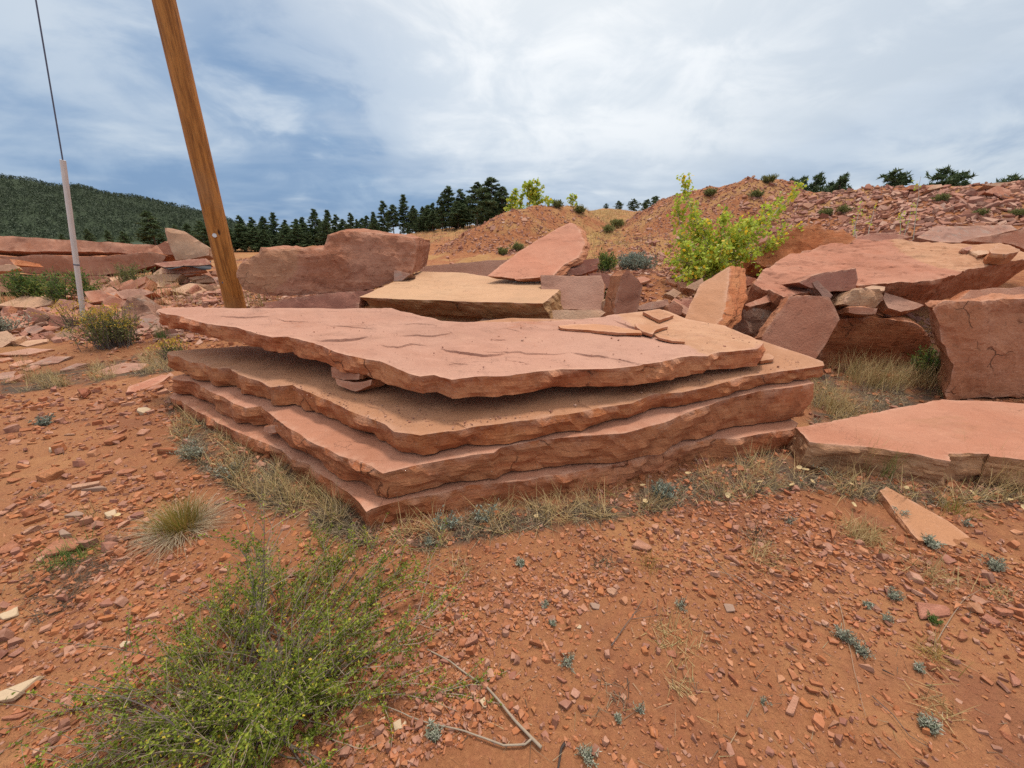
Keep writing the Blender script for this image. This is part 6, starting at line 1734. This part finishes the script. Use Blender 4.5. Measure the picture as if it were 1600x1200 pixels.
TU = [(ZF, 1250, 250, 60, 0.09, 0.45, 'tuft', 'yellow grass tuft beside the square orange block', (0.3, 0.7)), (ZR, 740, 120, 150, 0.13, 0.9, 'straw', 'dry tuft right of the large flat plate', None), (ZR, 290, 225, 120, 0.12, 0.9, 'straw', 'dry tuft lying left of the large flat plate', None), (ZR, 240, 120, 70, 0.1, 1.0, 'litter', 'greyish dry tuft left among the right-hand tufts', None),
      (ZR, 1085, 310, 120, 0.13, 1.1, 'straw', 'pale dry tuft below the long orange shard', None), (ZR, 1070, 670, 70, 0.11, 0.9, 'tuft', 'brown tuft below the orange flat chip', (0.4, 0.9)), (ZR, 1080, 905, 50, 0.1, 1.0, 'straw', 'sparse dry tuft above the low sage plant', None), (ZR, 1370, 385, 60, 0.08, 0.9, 'straw', 'small dry tuft near the right edge', None),
      (ZF, 1350, 590, 110, 0.10, 0.9, 'straw', 'dry tuft below the grey twiggy sprig', None), (ZF, 1410, 840, 40, 0.08, 1.1, 'straw', 'thin dry tuft in the lower middle', None), (ZF, 1080, 870, 40, 0.07, 1.2, 'litter', 'grey dead tuft in the lower middle', None), (ZF, 1030, 240, 60, 0.09, 1.0, 'litter', 'grey tuft left of the square orange block', None), (ZF, 360, 270, 60, 0.14, 0.8, 'straw', 'dry stalks in front of the stack corner', None),
      (ZE, 1030, 910, 110, 0.16, 0.8, 'tuft', 'green-brown tuft right of the long shard', (0.0, 0.9)), (ZE, 590, 1010, 150, 0.15, 0.9, 'straw', 'wide dry tuft left of the long shard', None), (ZE, 600, 720, 60, 0.34, 0.35, 'straw', 'tall dry stalks before the front face of the low pink slab', None), (ZE, 700, 740, 40, 0.28, 0.35, 'weed', 'green upright stalks before the low pink slab', None), (ZE, 1215, 770, 130, 0.32, 0.45, 'straw', 'dry stalks at the notch of the low pink slab', None),
      (ZW, 300, 310, 80, 0.18, 0.5, 'straw', 'dry grass in front of the flat slabs at left', None), (ZW, 150, 300, 30, 0.55, 0.15, 'straw', 'tall thin stalks before the flat slabs at left', None), (ZW, 760, 90, 120, 0.3, 0.35, 'weed', 'green grass by the far left corner of the stack', (0, 0.5)), (ZW, 200, 830, 60, 0.08, 1.1, 'litter', 'grey dead tuft on the left soil', None), (ZW, 420, 940, 30, 0.14, 0.3, 'straw', 'upright straw blades by the narrow grey shard', None),
      (ZW, 340, 1110, 260, 0.12, 1.2, 'weed', 'grey-green mat left above the shrub', None)]
for k, (Z, x, y, n, L, sp, mt, lb, tn) in enumerate(TU):
    tuft(lb, *Z(x, y), n, L, sp, mt, 400 + k, tint=tn, w=0.0028, rad=0.03 if n < 100 else 0.05)
# tall grass behind the stack at right
for k, (px, py, n, L, lb) in enumerate([(1345, 600, 170, 0.42, 'tall seeding grass left before the shadowed block'), (1375, 605, 150, 0.40, 'tall seeding grass in the middle before the shadowed block'), (1410, 600, 150, 0.34, 'tall grass right before the shadowed block'), (1300, 640, 220, 0.26, 'straw clump beside the right end of the stack'), (1445, 600, 160, 0.28, 'grass clump before the tall orange block'), (1325, 585, 120, 0.3, 'thin grass behind the jutting slab corner')]):
    tuft(lb, px, py, n, L, 0.35, 'straw', 450 + k, w=0.004, rad=0.12)
for k, (px, py, n, L, lb) in enumerate([(378, 392, 90, 0.8, 'dry weeds just right of the pole above the boulder'), (165, 440, 90, 0.6, 'dry grass behind the white guard'), (245, 430, 80, 0.6, 'dry grass on the stones left of the pole'), (20, 475, 120, 0.55, 'rust coloured dry grass at the left edge'), (275, 470, 70, 0.4, 'dry grass before the long tan block')]):
    tuft(lb, px, py, n, L, 0.3, 'straw', 470 + k, w=0.008, rad=0.25, Y=[7.6, 8.6, 8.2, 7.6, 7.6][k])
# straw covered flat between the mounds and the far field
g5 = np.random.default_rng(101)
x = g5.uniform(-25, 24, 90000); y = g5.uniform(11, 70, 90000)
ry = np.exp(-((x - (2.2 + (y - 12) * 0.22)) / (1.3 + 0.05 * y)) ** 2)
p_ = np.maximum(ry, 0.5 * ((x < -2) & (y > 30))) * (fbm(np.stack([x, y, 0 * x], 1) * 0.5, 3) > -0.15)
k = g5.uniform(size=len(x)) < p_ * 0.9
x, y = x[k], y[k]
z = ht(x, y)
n = len(x)
V, T, m_ = blades(np.stack([x, y, z - 0.01], 1), g5.uniform(0, 6.28, n), np.abs(g5.normal(0, 0.4, n)), g5.uniform(0.12, 0.4, n), np.full(n, 0.03), g5.uniform(0, 0.8, n), 2)
o = mk('straw_grass', V, T, M['straw'], attrs={'tint': np.repeat(g5.uniform(0.1, 0.75, n), m_)})
tag(o, 'short straw coloured grass in the gap between the mounds', 'grass', kind='stuff')

# dry litter and grass along the foot of the slabs
def litter(name, label, polys, n, mat, seed, L, lean, w, tint=None, curve=0.8):
    r = np.random.default_rng(seed)
    B_ = []
    for poly in polys:
        poly = np.array(poly)
        c = int(n / len(polys))
        p = r.uniform(poly.min(0), poly.max(0), (c * 4, 2))
        p = p[inpoly(p[:, 0], p[:, 1], poly)][:c]
        cl = fbm(np.column_stack([p * 0.02, np.full(len(p), seed)]), 3)
        p = p[cl > 0.0]
        x = (p[:, 0] - 800) / FPX; yy = -(p[:, 1] - 600) / FPX
        dy = CP + yy * SP; dz = -SP + yy * CP
        zg = np.zeros(len(p))
        for _ in range(4):
            t_ = (zg - CAMH) / np.minimum(dz, -0.02)
            X, Y_ = x * t_, dy * t_
            zg = ht(X, Y_)
        B_.append(np.stack([X, Y_, zg], 1))
    B_ = np.concatenate(B_)
    k = free_mask(B_[:, 0], B_[:, 1]); B_ = B_[k]
    n = len(B_)
    V, T, m_ = blades(B_, r.uniform(0, 6.28, n), np.abs(r.normal(lean, 0.35, n)), r.uniform(0.4, 1.2, n) * L, np.full(n, w) * r.uniform(0.6, 1.3, n), r.uniform(0, 1, n) * curve)
    gz_ = np.repeat(B_[:, 2], m_)
    V[:, 2] = np.maximum(V[:, 2], gz_ + 0.004)
    tn = r.uniform(0, 1, n) if tint is None else r.uniform(*tint, n)
    o = mk(name, V, T, M[mat], attrs={'tint': np.repeat(tn, m_)})
    return tag(o, label, 'grass', kind='stuff')
litter('dead_grass_litter', 'grey matted dead grass along the foot of the slabs', LITTER_PX, 26000, 'litter', 111, 0.12, 1.3, 0.0036)
litter('dry_grass', 'straw coloured dry grass along the foot of the slabs', LITTER_PX, 11000, 'straw', 112, 0.19, 0.75, 0.0036)
litter('dry_grass', 'sparse straw and dead stems over the soil', [[(640, 860), (1600, 820), (1600, 1190), (700, 1190)], [(0, 650), (300, 640), (260, 860), (0, 1000)]], 900, 'litter', 113, 0.08, 1.2, 0.002)
litter('dead_grass_litter', 'dark twig litter left above the shrub', [[(30, 900), (150, 870), (190, 900), (60, 980)], [(130, 1090), (300, 1110), (420, 1180), (200, 1190)]], 1500, 'litter', 114, 0.10, 1.35, 0.0024, (0, 0.5))

# sage sprigs
def sprig(label, px, py, size, seed, mat='sage', n=26, lsz=0.011, cat='plant', per=26, group=None):
    r = np.random.default_rng(seed)
    root, G = root_at('sage_plant', label, cat, px, py, group)
    st, LPt = [], []
    for k in range(n):
        az = r.uniform(0, 6.283); el = r.uniform(0.25, 1.2)
        d = (math.cos(az) * math.cos(el), math.sin(az) * math.cos(el), math.sin(el))
        pts, _ = curve_path(G + np.append(r.normal(size=2) * size * 0.15, 0), d, size * r.uniform(0.5, 1.1), r, 5, (0, 0, 0.4), 0.1)
        pts[:, 2] = np.maximum(pts[:, 2], G[2] + 0.003)
        st.append((pts, np.linspace(0.0016, 0.0008, len(pts))))
        for s in r.uniform(0.1, 1.0, per):
            j = min(len(pts) - 2, int(s * 5)); LPt.append(pts[j] + (pts[j + 1] - pts[j]) * r.uniform() + r.normal(size=3) * size * 0.02)
    V, T = tubes(st, 3); add(root, 'stems', V, T, M['twig'])
    LPt = np.array(LPt)
    V, T = leaves(LPt, r.uniform(0.6, 1.4, len(LPt)) * lsz, r, 0.28, 0.5)
    add(root, 'leaves', V, T, M[mat], np.repeat(r.uniform(0, 1, len(LPt)), 4))
SG = [((700, 825), 0.12, 'feathery grey-green sage at the stack corner', 'blue_sage', 26, 0.022), ((757, 812), 0.12, 'feathery sage right of another at the stack corner', 'blue_sage', 26, 0.022), ((1035, 775), 0.13, 'rounded blue-grey rosette plant at the foot of the stack', 'blue_sage', 60, 0.02), ((1260, 728), 0.08, 'silvery sprig between the stack and the low pink slab', 'sage', 26, 0.016), ((1290, 742), 0.07, 'silvery sprig before the low pink slab corner', 'sage', 22, 0.016),
      ((670, 850), 0.07, 'small blue-grey plant in the grass at the stack corner', 'blue_sage', 20, 0.016), ((72, 664), 0.16, 'low blue-grey mat plant alone on the left soil', 'blue_sage', 60, 0.02), ((300, 715), 0.16, 'grey sage under the left edge of the stack', 'sage', 40, 0.02), ((355, 745), 0.16, 'grey sage in litter below the left edge of the stack', 'sage', 40, 0.018),
      ((*ZR(1060, 155),), 0.075, 'silver sprig at the tip of the long orange shard', 'sage', 24, 0.018), ((*ZR(390, 50),), 0.08, 'grey-green sprig left of the large flat plate', 'sage', 22, 0.014), ((*ZR(910, 30),), 0.07, 'silver sprig at the left end of the long shard', 'sage', 20, 0.014), ((*ZR(1210, 60),), 0.07, 'silver sprig behind the long shard', 'sage', 20, 0.014), ((*ZR(1360, 265),), 0.06, 'round grey-green sprig near the right edge', 'sage', 34, 0.012),
      ((*ZR(875, 395),), 0.05, 'silver sprig with a straw stem, right of centre', 'sage', 20, 0.012), ((*ZR(765, 440),), 0.045, 'grey spiky sprig right of centre', 'sage', 16, 0.012), ((*ZR(855, 505),), 0.045, 'pale curled sprig left of the long narrow shard', 'sage', 18, 0.011), ((*ZR(1065, 510),), 0.055, 'fresh green tuft on the long narrow orange shard', 'weed', 40, 0.013),
      ((*ZR(655, 595),), 0.06, 'upper of two joined grey-green sprigs', 'sage', 26, 0.012), ((*ZR(735, 660),), 0.065, 'lower of two joined grey-green sprigs', 'sage', 34, 0.012), ((*ZR(1005, 745),), 0.05, 'thin grey sprig right of the joined sprigs', 'sage', 16, 0.011), ((*ZR(1050, 1005),), 0.06, 'low sage plant at the lower right', 'sage', 34, 0.012), ((*ZR(280, 895),), 0.045, 'dead spidery sprig low on the right', 'sage', 12, 0.008),
      ((*ZF(755, 440),), 0.05, 'grey-green sprig in front of the stack middle', 'sage', 24, 0.011), ((*ZF(865, 715),), 0.05, 'dead pale sprig right of the two stone bricks', 'sage', 16, 0.010), ((*ZF(1390, 440),), 0.06, 'grey twiggy sprig with a straw stalk', 'sage', 20, 0.012), ((*ZF(235, 1045),), 0.055, 'silver feathery sprig at the shrub edge', 'sage', 24, 0.014), ((*ZF(955, 1150),), 0.05, 'pale dead sprig at the bottom edge', 'sage', 26, 0.012), ((*ZF(1095, 970),), 0.03, 'tiny green sprig in the lower middle', 'sage', 12, 0.010), ((*ZF(1200, 935),), 0.035, 'tiny grey-green sprig right of another tiny one', 'sage', 12, 0.011),
      ((*ZF(785, 525),), 0.03, 'tiny sprig above the dead pale sprig', 'sage', 10, 0.010), ((*ZF(640, 245),), 0.06, 'dark grey sprig near the stack corner', 'sage', 22, 0.012)]
for k, (p, s, lb, mt, n, ls) in enumerate(SG):
    sprig(lb, *p, s * random.uniform(0.5, 1.0), 500 + k, mt, max(8, int(n * random.uniform(0.4, 1.1))), ls * random.uniform(0.8, 1.2), per=int(random.uniform(10, 28)))

# sticks
def stick(label, Z, pts, rad_, mat, branches=(), name='stick'):
    rad = rad_ * 0.55
    def lay(pp, r0, r1):
        P = [np.array(ground(*Z(*p))) + np.array([0, 0, 0.012]) for p in pp]
        q = []
        for i in range(len(P) - 1):
            for k in range(5): q.append(P[i] + (P[i + 1] - P[i]) * k / 5)
        q.append(P[-1]); q = np.array(q)
        q += 0.004 * np.stack([perlin(q * 9 + 3), perlin(q * 9 + 33), 0.5 * perlin(q * 9 + 63)], 1)
        return (q, np.linspace(r0, r1, len(q)))
    V, T = tubes([lay(pts, rad, rad * 0.45)] + [lay(b, rad * 0.5, rad * 0.25) for b in branches], 6)
    o = mk(name, V, T, M[mat], smooth=True, origin=V.mean(0))
    tag(o, label, 'stick')
stick('long pale crooked stick lying right of the shrub', ZF, [(735, 1115), (690, 1070), (610, 985), (540, 900), (480, 830), (400, 775), (310, 710), (205, 655)], 0.010, 'dead_stick')
stick('thinner pale stick meeting the long one at its thick end', ZF, [(690, 1075), (660, 1098), (560, 1105), (470, 1070), (380, 1040), (260, 1010), (120, 970), (0, 915)], 0.007, 'dead_stick')
stick('short black stick at the bottom edge', ZF, [(842, 1095), (825, 1120), (815, 1200), (810, 1230)], 0.009, 'dark_stick')
stick('grey forked twig on the soil in the middle', ZF, [(1062, 635), (1110, 570), (1160, 500), (1215, 415)], 0.004, 'twig', [[(1160, 510), (1280, 495), (1282, 420)], [(1160, 490), (1210, 460)]])
stick('long thin straw stem lying across the soil at right', ZR, [(10, 270), (150, 310), (300, 405), (450, 490), (610, 565)], 0.0025, 'dead_stick')
stick('thin straw stem standing out below the joined sprigs', ZR, [(625, 415), (650, 520), (700, 750), (750, 965)], 0.0022, 'dead_stick')
stick('pale straw stem by the narrow orange shard', ZR, [(1085, 610), (1150, 510), (1200, 430), (1290, 375)], 0.0025, 'dead_stick')
stick('grey stem by the large flat pink chip', ZR, [(5, 175), (60, 245), (140, 340), (220, 400)], 0.0035, 'twig')
stick('pale bent stem before the notch of the low pink slab', ZE, [(935, 880), (980, 800), (1060, 735), (1078, 650)], 0.004, 'dead_stick')
stick('small black stick right of the joined sprigs', ZR, [(832, 748), (885, 775)], 0.005, 'dark_stick')
stick('thin brown stem low at right', ZR, [(780, 870), (880, 960), (960, 1060), (1060, 1120)], 0.003, 'twig')
stick('pale stem before the far left corner of the stack', ZW, [(722, 180), (735, 215), (795, 255)], 0.006, 'dead_stick')

# fallen leaves
FLV = [(ZT, 818, 905), (ZT, 365, 970), (ZT, 998, 787), (ZT, 1030, 908), (ZT, 1160, 880), (ZT, 1295, 825), (ZT, 1485, 772), (ZT, 1512, 822), (ZT, 1550, 770), (ZT, 810, 838), (ZE, 320, 718), (ZE, 352, 778), (ZE, 395, 715), (ZE, 290, 708), (ZE, 108, 778), (ZE, 545, 885), (ZE, 1100, 830), (ZE, 790, 805), (ZE, 1270, 860), (ZE, 1345, 900), (ZE, 530, 785), (ZE, 258, 790), (ZF, 712, 40), (ZW, 1005, 695), (ZW, 558, 935)]
r = np.random.default_rng(131)
for k, (Z, x, y) in enumerate(FLV):
    G = np.array(ground(*Z(x, y)))
    ang = np.arange(7) * 2 * np.pi / 7
    sz = r.uniform(0.012, 0.021)
    V = np.column_stack([np.cos(ang) * sz * 1.15, np.sin(ang) * sz * 0.85, 0.006 * np.abs(np.sin(ang)) + 0.004 * np.cos(2 * ang)])
    V = np.concatenate([V, [[0, 0, -0.002], [sz * 1.7, 0.003, 0.004], [sz * 1.7, -0.001, 0.004]]])
    T = [[7, q, (q + 1) % 7] for q in range(7)] + [[0, 8, 9]]
    rot = np.array(Matrix.Rotation(r.uniform(0, 6.28), 3, 'Z') @ Matrix.Rotation(r.normal() * 0.35, 3, 'X') @ Matrix.Rotation(r.normal() * 0.3, 3, 'Y'))
    o = mk('fallen_leaf', V @ rot.T, T, M['pale_leaf'])
    o.location = G + np.array([0, 0, 0.03])
    tag(o, 'pale yellow aspen leaf fallen in the grass at the foot of the slabs', 'leaf', 'fallen aspen leaves')
